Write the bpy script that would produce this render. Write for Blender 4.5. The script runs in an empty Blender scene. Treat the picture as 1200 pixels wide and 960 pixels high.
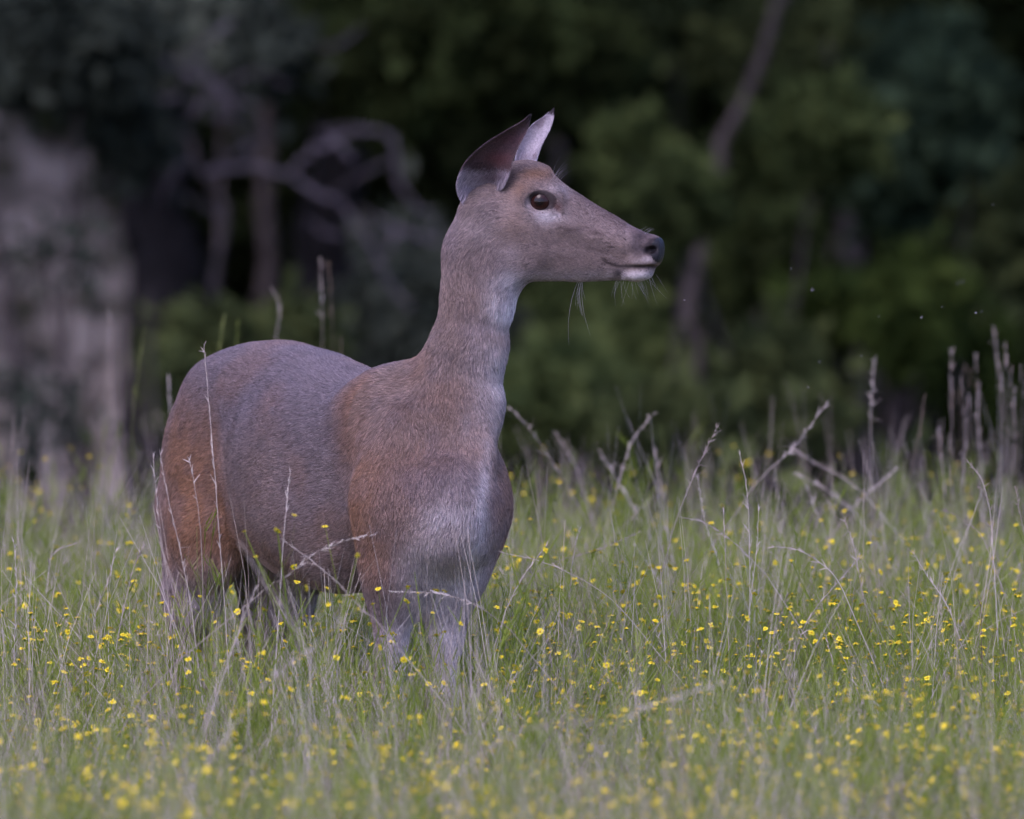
import bpy, math
import numpy as np
from mathutils import Vector, Matrix, noise

SC = bpy.context.scene
COL = SC.collection
R = np.random.RandomState
rad = math.radians

# ------------------------------------------------------------------ camera
CAM_H, CAM_D, FPX = 2.1, 20.0, 15400.0    # focal length counted in pixels of a 1200 wide frame
PITCH = rad(3.919)
cam = bpy.data.cameras.new('camera')
cam_o = bpy.data.objects.new('camera', cam)
COL.objects.link(cam_o)
cam_o.location = (0, -CAM_D, CAM_H)
cam_o.rotation_euler = (rad(90) - PITCH, 0, 0)
cam.sensor_width = 36.0
cam.lens = 36.0 * FPX / 1200.0
cam.clip_start = 0.5
cam.clip_end = 2000
cam.dof.use_dof = True
cam.dof.focus_distance = 19.97
cam.dof.aperture_fstop = 5.2
cam.dof.aperture_blades = 9
SC.camera = cam_o

# ------------------------------------------------------------------ daylight: soft, open shade
world = bpy.data.worlds.new('World')
SC.world = world
world.use_nodes = True
wn = world.node_tree.nodes
wl = world.node_tree.links
bgn = wn['Background']
sky = wn.new('ShaderNodeTexSky')
sky.sky_type = 'NISHITA'
sky.sun_disc = False
SUN_EL, SUN_AZ = rad(50), rad(212)        # azimuth clockwise from +Y
sky.sun_elevation = SUN_EL
sky.sun_rotation = SUN_AZ
sky.air_density = 1.0
sky.dust_density = 2.5
tint = wn.new('ShaderNodeMix'); tint.data_type = 'RGBA'; tint.blend_type = 'MULTIPLY'; tint.inputs[0].default_value = 1.0
tint.inputs[7].default_value = (1.03, .98, 1.34, 1)      # violet cast of the evening sky
wl.new(sky.outputs[0], tint.inputs[6])
wl.new(tint.outputs[2], bgn.inputs['Color'])
bgn.inputs['Strength'].default_value = 0.15
sun = bpy.data.lights.new('sun', 'SUN')
sun.energy = 0.55
sun.angle = rad(30)
sun.color = (1.0, 0.92, 0.98)
sun_o = bpy.data.objects.new('sun', sun)
COL.objects.link(sun_o)
sd = Vector((math.sin(SUN_AZ) * math.cos(SUN_EL), math.cos(SUN_AZ) * math.cos(SUN_EL), math.sin(SUN_EL)))
sun_o.rotation_euler = sd.to_track_quat('Z', 'Y').to_euler()

vs = SC.view_settings
SC.display_settings.display_device = 'sRGB'
vs.view_transform = 'Standard'
vs.look = 'None'
vs.exposure = 0.72
vs.gamma = 1.0
SC.render.engine = 'CYCLES'
cy = SC.cycles
cy.use_denoising = True
cy.max_bounces = 4
cy.diffuse_bounces = 2
cy.adaptive_threshold = 0.05
cy.glossy_bounces = 2
cy.transparent_max_bounces = 4
cy.caustics_reflective = False
cy.caustics_refractive = False
try:
    SC.cycles_curves.shape = 'RIBBONS'
    SC.cycles_curves.subdivisions = 2
except Exception:
    pass

# ------------------------------------------------------------------ pixel -> place
_cp, _sp = math.cos(PITCH), math.sin(PITCH)
def ray(px, py):
    cx, cz = (px - 600.0) / FPX, -(py - 480.0) / FPX
    # camera looks along +Y tilted down by PITCH
    return np.array([cx, _cp + cz * _sp, -_sp + cz * _cp])
def P(px, py, Y=0.0):
    d = ray(px, py)
    t = (Y + CAM_D) / d[1]
    return np.array([d[0] * t, Y, CAM_H + d[2] * t])
def M(px, Y=0.0):                          # a length in pixels at depth Y, in metres
    return px * (CAM_D + Y) / FPX
def proj(p):
    x, y, z = p[..., 0], p[..., 1] + CAM_D, p[..., 2] - CAM_H
    dep = y * _cp - z * _sp
    up = y * _sp + z * _cp
    return 600 + FPX * x / dep, 480 - FPX * up / dep

def ground_z(x, y):
    x = np.asarray(x, float); y = np.asarray(y, float)
    t = np.clip((y - 2.8) / 13.0, 0, 1)
    z = -1.9 * (t * t * (3 - 2 * t)) + .09 * np.clip((-y - 1.2) / 4.0, 0, 1)
    z = z + 0.02 * np.sin(x * 1.7 + 0.6 * y) + 0.015 * np.sin(y * 2.3 - x)
    t2 = np.clip((y - 22) / 40.0, 0, 1)
    z = z + 9.0 * (t2 * t2 * (3 - 2 * t2))
    return z

# ------------------------------------------------------------------ object helpers
def props(o, label=None, cat=None, group=None, kind=None):
    if label: o['label'] = label
    if cat: o['category'] = cat
    if group: o['group'] = group
    if kind: o['kind'] = kind
    return o
def link(name, data, parent=None):
    o = bpy.data.objects.new(name, data)
    COL.objects.link(o)
    if parent is not None: o.parent = parent
    return o
def empty(name, loc=(0, 0, 0), rz=0.0):
    o = bpy.data.objects.new(name, None)
    o.location = loc
    o.rotation_euler = (0, 0, rz)
    o.empty_display_size = 0.05
    COL.objects.link(o)
    return o
def mesh_np(name, V, F, mat=None, smooth=True, cols=None, mats=None, midx=None):
    V = np.asarray(V, np.float32); F = np.asarray(F, np.int32)
    me = bpy.data.meshes.new(name)
    n = F.shape[1]
    me.vertices.add(len(V)); me.vertices.foreach_set('co', V.ravel())
    me.loops.add(F.size); me.loops.foreach_set('vertex_index', F.ravel())
    me.polygons.add(len(F))
    me.polygons.foreach_set('loop_start', np.arange(0, F.size, n, dtype=np.int32))
    me.polygons.foreach_set('loop_total', np.full(len(F), n, np.int32))
    if smooth: me.polygons.foreach_set('use_smooth', np.ones(len(F), bool))
    for m in (mats or ([mat] if mat else [])): me.materials.append(m)
    if midx is not None: me.polygons.foreach_set('material_index', np.asarray(midx, np.int32))
    if cols is not None:
        a = me.color_attributes.new('col', 'FLOAT_COLOR', 'POINT')
        c = np.ones((len(V), 4), np.float32); c[:, :3] = cols
        a.data.foreach_set('color', c.ravel())
    me.update()
    me.validate()
    return me

def nmat(name, rough=0.8, spec=0.3):
    m = bpy.data.materials.new(name)
    m.use_nodes = True
    b = m.node_tree.nodes['Principled BSDF']
    b.inputs['Roughness'].default_value = rough
    b.inputs['Specular IOR Level'].default_value = spec
    return m, m.node_tree.nodes, m.node_tree.links, b

def ramp(nodes, stops):
    r = nodes.new('ShaderNodeValToRGB')
    e = r.color_ramp.elements
    while len(e) > 1: e.remove(e[0])
    e[0].position, e[0].color = stops[0][0], (*stops[0][1], 1)
    for p, c in stops[1:]:
        q = e.new(p); q.color = (*c, 1)
    return r

def noise_mat(name, stops, scale=8.0, rough=0.85, detail=6, bump=0.0, spec=0.2, obj_random=False, bscale=None, coord='Object'):
    m, n, l, b = nmat(name, rough, spec)
    tc = n.new('ShaderNodeTexCoord')
    t = n.new('ShaderNodeTexNoise'); t.inputs['Scale'].default_value = scale; t.inputs['Detail'].default_value = detail
    l.new(tc.outputs[coord], t.inputs['Vector'])
    r = ramp(n, stops)
    if obj_random:
        oi = n.new('ShaderNodeObjectInfo')
        mx = n.new('ShaderNodeMath'); mx.operation = 'MULTIPLY_ADD'
        mx.inputs[1].default_value = 0.5; mx.inputs[2].default_value = -0.25
        l.new(oi.outputs['Random'], mx.inputs[0])
        ad = n.new('ShaderNodeMath'); ad.operation = 'ADD'
        l.new(t.outputs['Fac'], ad.inputs[0]); l.new(mx.outputs[0], ad.inputs[1])
        l.new(ad.outputs[0], r.inputs[0])
    else:
        l.new(t.outputs['Fac'], r.inputs[0])
    l.new(r.outputs[0], b.inputs['Base Color'])
    if bump:
        t2 = n.new('ShaderNodeTexNoise'); t2.inputs['Scale'].default_value = bscale or scale * 3; t2.inputs['Detail'].default_value = 8
        l.new(tc.outputs[coord], t2.inputs['Vector'])
        bp = n.new('ShaderNodeBump'); bp.inputs['Strength'].default_value = bump; bp.inputs['Distance'].default_value = 0.02
        l.new(t2.outputs['Fac'], bp.inputs['Height']); l.new(bp.outputs[0], b.inputs['Normal'])
    return m

def leaf_mat(name, stops, transl=0.35, scale=9.0, attr=False):
    """a leafy surface: diffuse plus some light passing through; colour varies from leaf to leaf by noise in the object's own space"""
    m, n, l, b = nmat(name, 0.6, 0.25)
    n.remove(b); b = n.new('ShaderNodeBsdfDiffuse')
    out = n['Material Output']
    tc = n.new('ShaderNodeTexCoord')
    t = n.new('ShaderNodeTexNoise'); t.inputs['Scale'].default_value = scale; t.inputs['Detail'].default_value = 3
    l.new(tc.outputs['Object'], t.inputs['Vector'])
    oi = n.new('ShaderNodeObjectInfo')
    mx = n.new('ShaderNodeMath'); mx.operation = 'MULTIPLY_ADD'; mx.inputs[1].default_value = 0.34; mx.inputs[2].default_value = -0.17
    l.new(oi.outputs['Random'], mx.inputs[0])
    ad = n.new('ShaderNodeMath'); ad.operation = 'ADD'
    l.new(t.outputs['Fac'], ad.inputs[0]); l.new(mx.outputs[0], ad.inputs[1])
    r = ramp(n, stops)
    l.new(ad.outputs[0], r.inputs[0])
    l.new(r.outputs[0], b.inputs['Color'])
    tr = n.new('ShaderNodeBsdfTranslucent')
    l.new(r.outputs[0], tr.inputs['Color'])
    mix = n.new('ShaderNodeMixShader'); mix.inputs[0].default_value = transl
    l.new(b.outputs[0], mix.inputs[1]); l.new(tr.outputs[0], mix.inputs[2])
    l.new(mix.outputs[0], out.inputs['Surface'])
    return m

def tube(pts, radii, sides=8):
    """tube with a smooth parallel-transported ring; returns V, F(quads)"""
    pts = np.asarray(pts, float); n = len(pts)
    radii = np.broadcast_to(np.asarray(radii, float), (n,)) if np.ndim(radii) else np.full(n, radii)
    tan = np.gradient(pts, axis=0); tan /= np.linalg.norm(tan, axis=1)[:, None] + 1e-12
    ref = np.array([0, 1, 0.0]) if abs(tan[0][1]) < 0.9 else np.array([1.0, 0, 0])
    u = np.cross(ref, tan[0]); u /= np.linalg.norm(u)
    V = []
    a = np.arange(sides) * 2 * math.pi / sides
    for i in range(n):
        u = u - tan[i] * np.dot(u, tan[i]); u /= np.linalg.norm(u) + 1e-12
        w = np.cross(tan[i], u)
        V.append(pts[i] + radii[i] * (np.cos(a)[:, None] * u + np.sin(a)[:, None] * w))
    V = np.concatenate(V)
    F = []
    for i in range(n - 1):
        for j in range(sides):
            k = (j + 1) % sides
            F.append((i * sides + j, i * sides + k, (i + 1) * sides + k, (i + 1) * sides + j))
    return V, np.array(F)
def cat_meshes(lst):
    Vs, Fs, o = [], [], 0
    for V, F in lst:
        Vs.append(V); Fs.append(np.asarray(F) + o); o += len(V)
    return np.concatenate(Vs), np.concatenate(Fs)
def smooth_poly(pts, n=24):
    """Catmull-Rom through points"""
    p = np.asarray(pts, float)
    p = np.vstack([2 * p[0] - p[1], p, 2 * p[-1] - p[-2]])
    out = []
    m = len(p) - 3
    for t in np.linspace(0, m, n):
        i = min(int(t), m - 1); f = t - i
        a, b, c, d = p[i], p[i + 1], p[i + 2], p[i + 3]
        out.append(0.5 * ((2 * b) + (-a + c) * f + (2 * a - 5 * b + 4 * c - d) * f * f + (-a + 3 * b - 3 * c + d) * f ** 3))
    return np.array(out)

# ================================================================== THE DOE
# body frame: u runs forward along the back, v out to the doe's near side, both counted in picture pixels (1/770 m)
AX, AY = 0.47, 0.88
def B(u, v, py):                            # body point whose height is read at picture row py
    x = 462 + AX * u - AY * v
    y = (-AY * u - AX * v) / 770.0
    return P(x, py, y)
BF = np.array([AX, -AY, 0.0]); BF /= np.linalg.norm(BF)      # forward
BV = np.array([-AY, -AX, 0.0]); BV /= np.linalg.norm(BV)     # towards the near side
UP = np.array([0, 0, 1.0])
S = 1 / 770.0
HA = rad(8)                                 # the head turns a little towards us
HF = np.array([math.cos(HA), -math.sin(HA), 0.0])
HL = np.array([-math.sin(HA), -math.cos(HA), 0.0])           # towards the near side of the head
HY = -0.085
def H(x, py, l=0.0):                        # head point: column x and row py on the mid plane, then l pixels to the near side
    # mid plane passes through (640, HY)
    x0 = P(640, py, HY)
    a = (x - 640) * S
    p = x0 + HF * (a / math.cos(HA))
    p = P(x, py, p[1])
    return p + HL * (l * S)

class Body:
    def __init__(s): s.pr = []
    def add(s, fn, lo, hi, k, flow, cut=False):
        s.pr.append((fn, np.array(lo), np.array(hi), k, None if flow is None else np.array(flow, float), cut))
    def ell(s, c, axes, r, k=0.03, flow=None, cut=False):
        A = np.array([a / np.linalg.norm(a) for a in np.asarray(axes, float)]); r = np.asarray(r, float)
        c = np.asarray(c)
        rm = r.min()
        def fn(p):
            q = (p - c) @ A.T
            k0 = np.sqrt(((q / r) ** 2).sum(1)); k1 = np.sqrt(((q / (r * r)) ** 2).sum(1)) + 1e-9
            return k0 * (k0 - 1) / k1
        e = r.max()
        s.add(fn, c - e, c + e, k, flow, cut)
    def cone(s, a, b, ra, rb, k=0.02, flow=None, cut=False, flat=1.0, lat=None):
        a = np.asarray(a, float); b = np.asarray(b, float)
        if flow is None and not cut: flow = b - a
        L2 = ((b - a) ** 2).sum()
        def fn(p):
            q = p - a
            t = np.clip(q @ (b - a) / L2, 0, 1)
            d = q - t[:, None] * (b - a)
            if lat is not None and flat != 1.0:
                dl = d @ lat
                d = d + np.outer(dl * (1 / flat - 1), lat)
            return np.sqrt((d * d).sum(1)) - (ra + (rb - ra) * t)
        r = max(ra, rb) * max(1, flat)
        s.add(fn, np.minimum(a, b) - r, np.maximum(a, b) + r, k, flow, cut)
    def chain(s, pts, rs, k=0.02, **kw):
        for i in range(len(pts) - 1): s.cone(pts[i], pts[i + 1], rs[i], rs[i + 1], k, **kw)
    def loft(s, org, fwd, lat, us, zc, hh, hw, k=0.03, flow=None, p=2.2, latc=None):
        """sections along fwd at us; centre height zc, half height hh, half width hw (metres); latc: sideways centre"""
        us, zc, hh, hw = map(np.asarray, (us, zc, hh, hw))
        uu = np.linspace(us[0], us[-1], 200)
        def sm(v):
            y = np.interp(uu, us, v); kk = np.hanning(15); kk /= kk.sum()
            return np.convolve(np.pad(y, 7, mode='edge'), kk, 'valid')
        Z, HH, HW = sm(zc), sm(hh), sm(hw)
        def fn(pnt):
            q = pnt - org
            u = q @ fwd
            uc = np.clip(u, us[0], us[-1])
            z = q[:, 2] - np.interp(uc, uu, Z); w = q @ lat
            a = np.interp(uc, uu, HH); b = np.interp(uc, uu, HW)
            nrm = (np.abs(z / a) ** p + np.abs(w / b) ** p) ** (1 / p)
            d = (nrm - 1) * np.minimum(a, b)
            e = np.abs(u - uc)
            return np.where(e > 0, np.sqrt(np.maximum(d, 0) ** 2 + e * e) + np.minimum(d, 0) * (e < 1e-6), d)
        ends = np.array([org + fwd * us[0] + UP * zc[0], org + fwd * us[-1] + UP * zc[-1]])
        m = max(hh.max(), hw.max()) + 0.02
        s.add(fn, ends.min(0) - m, ends.max(0) + m, k, flow, False)
    def eval(s, p):
        d = np.full(len(p), 1.0, np.float32)
        for fn, lo, hi, k, fl, cut in s.pr:
            g = k + 0.012
            m = np.nonzero(((p > lo - g) & (p < hi + g)).all(1))[0]
            if len(m) == 0: continue
            v = fn(p[m]).astype(np.float32)
            a = d[m]
            if cut:
                v = -v
                h = np.maximum(k - np.abs(a - v), 0) / k
                d[m] = np.maximum(a, v) + h * h * k / 4
            else:
                h = np.maximum(k - np.abs(a - v), 0) / k
                d[m] = np.minimum(a, v) - h * h * k / 4
        return d
    def flow(s, p):
        F = np.zeros((len(p), 3))
        for fn, lo, hi, k, fl, cut in s.pr:
            if cut or fl is None: continue
            g = 0.05
            m = np.nonzero(((p > lo - g) & (p < hi + g)).all(1))[0]
            if len(m) == 0: continue
            v = fn(p[m])
            w = np.exp(-np.maximum(v, -0.01) / 0.012)
            F[m] += w[:, None] * (fl / np.linalg.norm(fl))
        return F

bd = Body()
back = -BF + np.array([0, 0, -0.35])
# --- trunk
tu = [-462, -440, -400, -350, -300, -220, -130, -60, 0, 60, 110, 150]
tt = [500, 466, 432, 412, 405, 411, 429, 446, 441, 452, 490, 550]
tb = [540, 585, 625, 645, 655, 682, 692, 690, 682, 664, 632, 600]
tw = [22, 42, 60, 72, 80, 96, 100, 84, 60, 50, 44, 28]
tz0 = np.array([B(u, 0, y)[2] for u, y in zip(tu, tt)]); tz1 = np.array([B(u, 0, y)[2] for u, y in zip(tu, tb)])
org = np.array([B(0, 0, 500)[0], 0, 0])
# the metric distance along the body axis of each station
torg = B(0, 0, 500).copy(); torg[2] = 0
tus = [float((B(u, 0, 500) - torg) @ BF) for u in tu]
bd.loft(torg, BF, BV, tus, (tz0 + tz1) / 2, (tz0 - tz1) / 2, np.array(tw) * S, k=0.03, flow=back, p=2.25)
# hips, croup
bd.ell(B(-325, 34, 450), (BF, BV, UP), (.080, .042, .035), .06, back)
bd.ell(B(-325, -34, 450), (BF, BV, UP), (.080, .042, .035), .06, back)
bd.ell(B(-440, 0, 520), (BF, BV, UP), (.035, .03, .05), .04, back)
# tail hangs behind
bd.chain([B(-450, 0, 500), B(-485, 0, 530), B(-490, 0, 610)], [.022, .024, .012], .03)
down = -UP
dback = np.array([0, 0, -1.0]) - BF * 0.7
for sd_ in (1, -1):
    dv = lambda v: v * sd_
    near = sd_ > 0
    # thigh: broad muscle, buttock, gaskin
    bd.ell(B(-384, dv(38), 528), (BF, BV, UP), (.088, .055, .12), .05, dback)
    bd.ell(B(-382, dv(48), 598), (BF * 1.0 + UP * -0.15, BV, UP), (.070, .042, .10), .04, dback)
    bd.ell(B(-432, dv(33), 556), (BF, BV, UP), (.042, .046, .10), .04, dback)
    hk = (-452, 34, 768) if near else (-410, 40, 760)
    kn = (-352, 68, 650) if near else (-318, 68, 650)
    bd.cone(B(kn[0], dv(kn[1] - 10), 628), B(kn[0] + 5, dv(kn[1] - 10), kn[2] + 5), .050, .036, .04, dback)
    bd.chain([B(kn[0] - 14, dv(kn[1] - 12), 645), B((kn[0] + hk[0]) / 2 - 8, dv((kn[1] + hk[1]) / 2), 705), B(hk[0] + 10, dv(hk[1]), hk[2] - 18), B(hk[0], dv(hk[1]), hk[2] + 12)],
             [.054, .046, .024, .020], .035, flat=.75, lat=BV)
    bd.cone(B(-436, dv(42), 600), B(hk[0] - 10, dv(hk[1]), hk[2] - 8), .040, .011, .045, down)    # the tendon at the back
    bd.chain([B(hk[0], dv(hk[1]), hk[2]), B(hk[0] + 5, dv(hk[1]), hk[2] + 90), B(hk[0] + 12, dv(hk[1]), hk[2] + 165), B(hk[0] + 30, dv(hk[1]), hk[2] + 200)],
             [.019, .0135, .016, .013], .012)
    bd.cone(B(hk[0] + 30, dv(hk[1]), hk[2] + 200), B(hk[0] + 50, dv(hk[1]), hk[2] + 232), .013, .024, .01, down, flat=.8, lat=BV)
    # shoulder blade, point of shoulder, upper arm
    bd.cone(B(12, dv(26), 474), B(82, dv(42 if near else 50), 560), .022, .038, .065, np.array([0, 0, -1]) - BF * .5)
    bd.cone(B(-8, dv(30), 496), B(14, dv(36), 600), .025, .033, .075, np.array([0, 0, -1]) - BF * .7)
    bd.ell(B(88, dv(48 if near else 62), 588), (BF, BV, UP), (.048, .034, .072), .06, np.array([0, 0, -1]) - BF * .4)
    bd.cone(B(88, dv(44 if near else 52), 600), B(84, dv(45 if near else 40), 672), .047, .037, .06, down)
    bd.cone(B(96, dv(34 if near else 46), 500), B(84, dv(46), 570), .020, .030, .05, down)
    kx = (58, 30) if near else (76, 26)
    ex = 54 if near else 58; ev = 46 if near else 38
    bd.chain([B(ex + 28, dv(ev), 668), B(ex + 18, dv(ev - 5), 700), B((ex + kx[0]) / 2 + 8, dv((ev + kx[1]) / 2), 745), B(kx[0], dv(kx[1]), 815)], [.038, .030, .0195, .0165], .04, flat=.85, lat=BV)
    bd.chain([B(kx[0], dv(kx[1]), 815), B(kx[0], dv(kx[1]), 835), B(kx[0] - 4, dv(kx[1] - 2), 925), B(kx[0] - 2, dv(kx[1] - 2), 975), B(kx[0] + 14, dv(kx[1] - 2), 1005)],
             [.0185, .017, .0125, .0155, .013], .010)
    bd.cone(B(kx[0] + 14, dv(kx[1] - 2), 1005), B(kx[0] + 30, dv(kx[1] - 2), 1036), .013, .024, .01, down, flat=.85, lat=BV)
bd.cone(B(-300, 112, 520), B(-285, 118, 610), .016, .012, .06, None, cut=True)
# breastbone prow and chest between the legs
bd.ell(B(158, 0, 590), (BF, BV, UP), (.042, .030, .062), .05, down)
bd.ell(B(100, 0, 620), (BF, BV, UP), (.06, .06, .045), .05, down)
bd.cone(B(118, 0, 620), B(74, 0, 690), .044, .020, .07, down)
bd.ell(B(130, 26, 600), (BF, BV, UP), (.036, .036, .052), .05, down)
bd.ell(B(130, -26, 600), (BF, BV, UP), (.040, .036, .055), .05, down)
bd.chain([P(560, 470, -.10), P(553, 530, -.135), P(547, 585, -.165), P(546, 622, -.165)], [20 * S, 20 * S, 17 * S, 14 * S], .022, flow=down)
# --- neck
ndown = np.array([0.05, 0, -1.0])
npts = [P(526, 548, -.115), P(535, 480, -.085), P(551, 402, -.080), P(559, 345, -.080), P(564, 300, -.080), P(578, 258, -.082)]
nr = [42 * S, 43 * S, 37 * S, 34.5 * S, 39 * S, 41 * S]
bd.chain(npts, nr, .03, flow=ndown)
bd.cone(B(14, 0, 462), P(534, 432, -.07), .022, .034, .05, ndown)
bd.cone(B(60, 0, 510), P(524, 480, -.06), .062, .045, .05, ndown)
bd.cone(P(566, 342, -.085), P(578, 322, -.085), 31 * S, 31 * S, .03, ndown)      # throat
# --- head: profile read from the photograph column by column
hx = [556, 580, 600, 620, 640, 660, 680, 700, 720, 740, 752, 763, 772]
ht = [232, 205, 197, 197, 206, 215, 228, 240.5, 252.5, 264, 270, 276, 283]
hb = [300, 318, 328, 330, 330, 330, 330.5, 329.5, 328.5, 329, 327, 322, 310]
hw = [30, 36, 38, 38.5, 38.5, 36, 32, 27, 23, 21, 20.5, 19, 14]
horg = H(640, 260); horg[2] = 0
hus = [(x - 640) * S / math.cos(HA) for x in hx]
hz0 = np.array([H(x, y)[2] for x, y in zip(hx, ht)]); hz1 = np.array([H(x, y)[2] for x, y in zip(hx, hb)])
hback = -HF + np.array([0, 0, .25])
bd.loft(horg, HF, HL, hus, (hz0 + hz1) / 2, (hz0 - hz1) / 2 - .001, np.array(hw) * S, k=.02, flow=hback, p=2.15)
bd.ell(H(766, 291, 0), (HF, HL, UP), (.0165, .0225, .0195), .010, hback)                      # nose pad
bd.ell(H(766, 302, 0), (HF, HL, UP), (.012, .017, .010), .008, hback)
bd.ell(H(752, 320, 0), (HF, HL, UP), (.018, .016, .0085), .010, hback)                        # chin
for sd_ in (1, -1):
    l = lambda v: v * sd_
    bd.ell(H(638, 234, l(25)), (HF - UP * .12, HL, UP), (.031, .0155, .0235), .02, hback)      # orbit
    bd.ell(H(617, 232, l(30)), (HF, HL, UP), (.02, .013, .03), .02, hback)
    bd.cone(H(600, 262, l(32)), H(668, 262, l(27)), .016, .010, .02, hback)                   # cheek bone
    bd.ell(H(607, 288, l(26)), (HF, HL, UP), (.040, .018, .042), .03, hback)                  # jaw muscle
    bd.cone(H(668, 262, l(24)), H(735, 286, l(17)), .010, .009, .02, hback)                   # ridge towards the muzzle
    bd.ell(H(637, 235.5, l(43)), (HF + UP * -.10, HL, UP + HF * .10), (.0208, .016, .0150), .005, None, cut=True)   # eye socket
    bd.cone(H(655, 240, l(37.5)), H(663, 250, l(35)), .0022, .0016, .006, None, cut=True)     # tear duct
    # bulge of the upper lip, mouth line, lower lip, nostril
    bd.ell(H(752, 305, l(13)), (HF, HL, UP), (.022, .012, .012), .012, hback)
    bd.chain([H(708, 303.5, l(26)), H(714, 308.5, l(26)), H(722, 311.5, l(25)), H(740, 312.5, l(23)), H(762, 312.5, l(18)), H(772, 312, l(6))], [.0020, .0024, .0028, .0026, .0026, .0026], .004, cut=True)
    bd.ell(H(748, 321, l(9)), (HF, HL, UP), (.019, .012, .008), .010, hback)
    bd.ell(H(765, 292.5, l(20.5)), (HF - UP * .35, HL, UP), (.0095, .015, .0070), .003, None, cut=True)
    bd.cone(H(754, 289, l(20.5)), H(762, 293, l(20)), .0018, .004, .004, None, cut=True)
bd.ell(H(618, 203, 0), (HF, HL, UP), (.030, .026, .012), .03, hback)                          # tuft of the crown
bd.cone(H(580, 262, 16), H(572, 244, 22), .019, .012, .03, UP)                                # root of the near ear
bd.cone(H(585, 262, -30), H(592, 225, -36), .022, .018, .03, UP)
# grooves

def axis(lo, hi, win, fine, coarse):
    out = [lo]
    while out[-1] < hi:
        out.append(out[-1] + (fine if win[0] - 1e-9 <= out[-1] < win[1] else coarse))
    return np.array(out)
q0 = 1.0
gx = axis(-.60, .27, (-.10, .25), .0021 * q0, .0040 * q0)
gy = axis(-.26, .66, (-.155, -.015), .0021 * q0, .0040 * q0)
gz = axis(-.02, 1.25, (.90, 1.17), .0021 * q0, .0040 * q0)
def build_body():
    nx, ny, nz = len(gx), len(gy), len(gz)
    st = 4
    cx, cy_, cz = gx[::st], gy[::st], gz[::st]
    C = np.stack(np.meshgrid(cx, cy_, cz, indexing='ij'), -1).reshape(-1, 3).astype(np.float32)
    dc = bd.eval(C).reshape(len(cx), len(cy_), len(cz))
    grid = np.ones((nx, ny, nz), np.float32)
    # fill from the coarse values, refine near the surface
    ix = np.minimum(np.arange(nx) // st, len(cx) - 1); iy = np.minimum(np.arange(ny) // st, len(cy_) - 1); iz = np.minimum(np.arange(nz) // st, len(cz) - 1)
    act = np.abs(dc) < 0.022
    a = act.copy()
    for ax in range(3):
        a |= np.roll(act, -1, ax)
    act = a
    grid[:] = dc[np.ix_(ix, iy, iz)]
    am = act[np.ix_(ix, iy, iz)]
    I = np.nonzero(am)
    pts = np.stack([gx[I[0]], gy[I[1]], gz[I[2]]], 1).astype(np.float32)
    grid[I] = np.concatenate([bd.eval(c) for c in np.array_split(pts, max(1, len(pts) // 400000))])
    # surface nets
    ins = grid < 0
    c = ins[:-1, :-1, :-1].astype(np.int8)
    for dx in (0, 1):
        for dy in (0, 1):
            for dz in (0, 1):
                if dx + dy + dz: c = c + ins[dx:nx - 1 + dx, dy:ny - 1 + dy, dz:nz - 1 + dz]
    cell = (c > 0) & (c < 8)
    ci = np.nonzero(cell)
    idx = np.full(cell.shape, -1, np.int32); idx[ci] = np.arange(len(ci[0]))
    acc = np.zeros((len(ci[0]), 3)); cnt = np.zeros(len(ci[0]))
    corners = [(x, y, z) for x in (0, 1) for y in (0, 1) for z in (0, 1)]
    for a_ in corners:
        for ax in range(3):
            if a_[ax] == 0:
                b_ = list(a_); b_[ax] = 1
                va = grid[ci[0] + a_[0], ci[1] + a_[1], ci[2] + a_[2]]; vb = grid[ci[0] + b_[0], ci[1] + b_[1], ci[2] + b_[2]]
                m = (va < 0) != (vb < 0)
                t = np.where(m, va / np.where(m, va - vb, 1), 0)
                pa = np.stack([gx[ci[0] + a_[0]], gy[ci[1] + a_[1]], gz[ci[2] + a_[2]]], 1)
                pb = np.stack([gx[ci[0] + b_[0]], gy[ci[1] + b_[1]], gz[ci[2] + b_[2]]], 1)
                acc += np.where(m[:, None], pa + (pb - pa) * t[:, None], 0); cnt += m
    V = acc / cnt[:, None]
    Fs = []
    for ax in range(3):
        sl0 = [slice(None)] * 3; sl1 = [slice(None)] * 3
        sl0[ax] = slice(0, -1); sl1[ax] = slice(1, None)
        s0 = ins[tuple(sl0)]; s1 = ins[tuple(sl1)]
        e = np.stack(np.nonzero(s0 != s1), 1)
        o = [i for i in range(3) if i != ax]
        e = e[(e[:, o[0]] > 0) & (e[:, o[1]] > 0)]
        e = e[(e[:, o[0]] < cell.shape[o[0]]) & (e[:, o[1]] < cell.shape[o[1]])]
        f = []
        for da, db in ((0, 0), (-1, 0), (-1, -1), (0, -1)):
            q = e.copy(); q[:, o[0]] += da; q[:, o[1]] += db
            f.append(idx[q[:, 0], q[:, 1], q[:, 2]])
        f = np.stack(f, 1)
        flip = s0[e[:, 0], e[:, 1], e[:, 2]]
        if ax == 1: flip = ~flip
        f[~flip] = f[~flip][:, ::-1]
        Fs.append(f)
    F = np.concatenate(Fs); F = F[(F >= 0).all(1)]
    return V, F
def vnormals(V, F):
    n = np.cross(V[F[:, 2]] - V[F[:, 0]], V[F[:, 3]] - V[F[:, 1]])
    N = np.zeros_like(V)
    for i in range(4):
        for a_ in range(3): N[:, a_] += np.bincount(F[:, i], n[:, a_], len(V))
    return N / (np.linalg.norm(N, axis=1)[:, None] + 1e-12)
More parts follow.
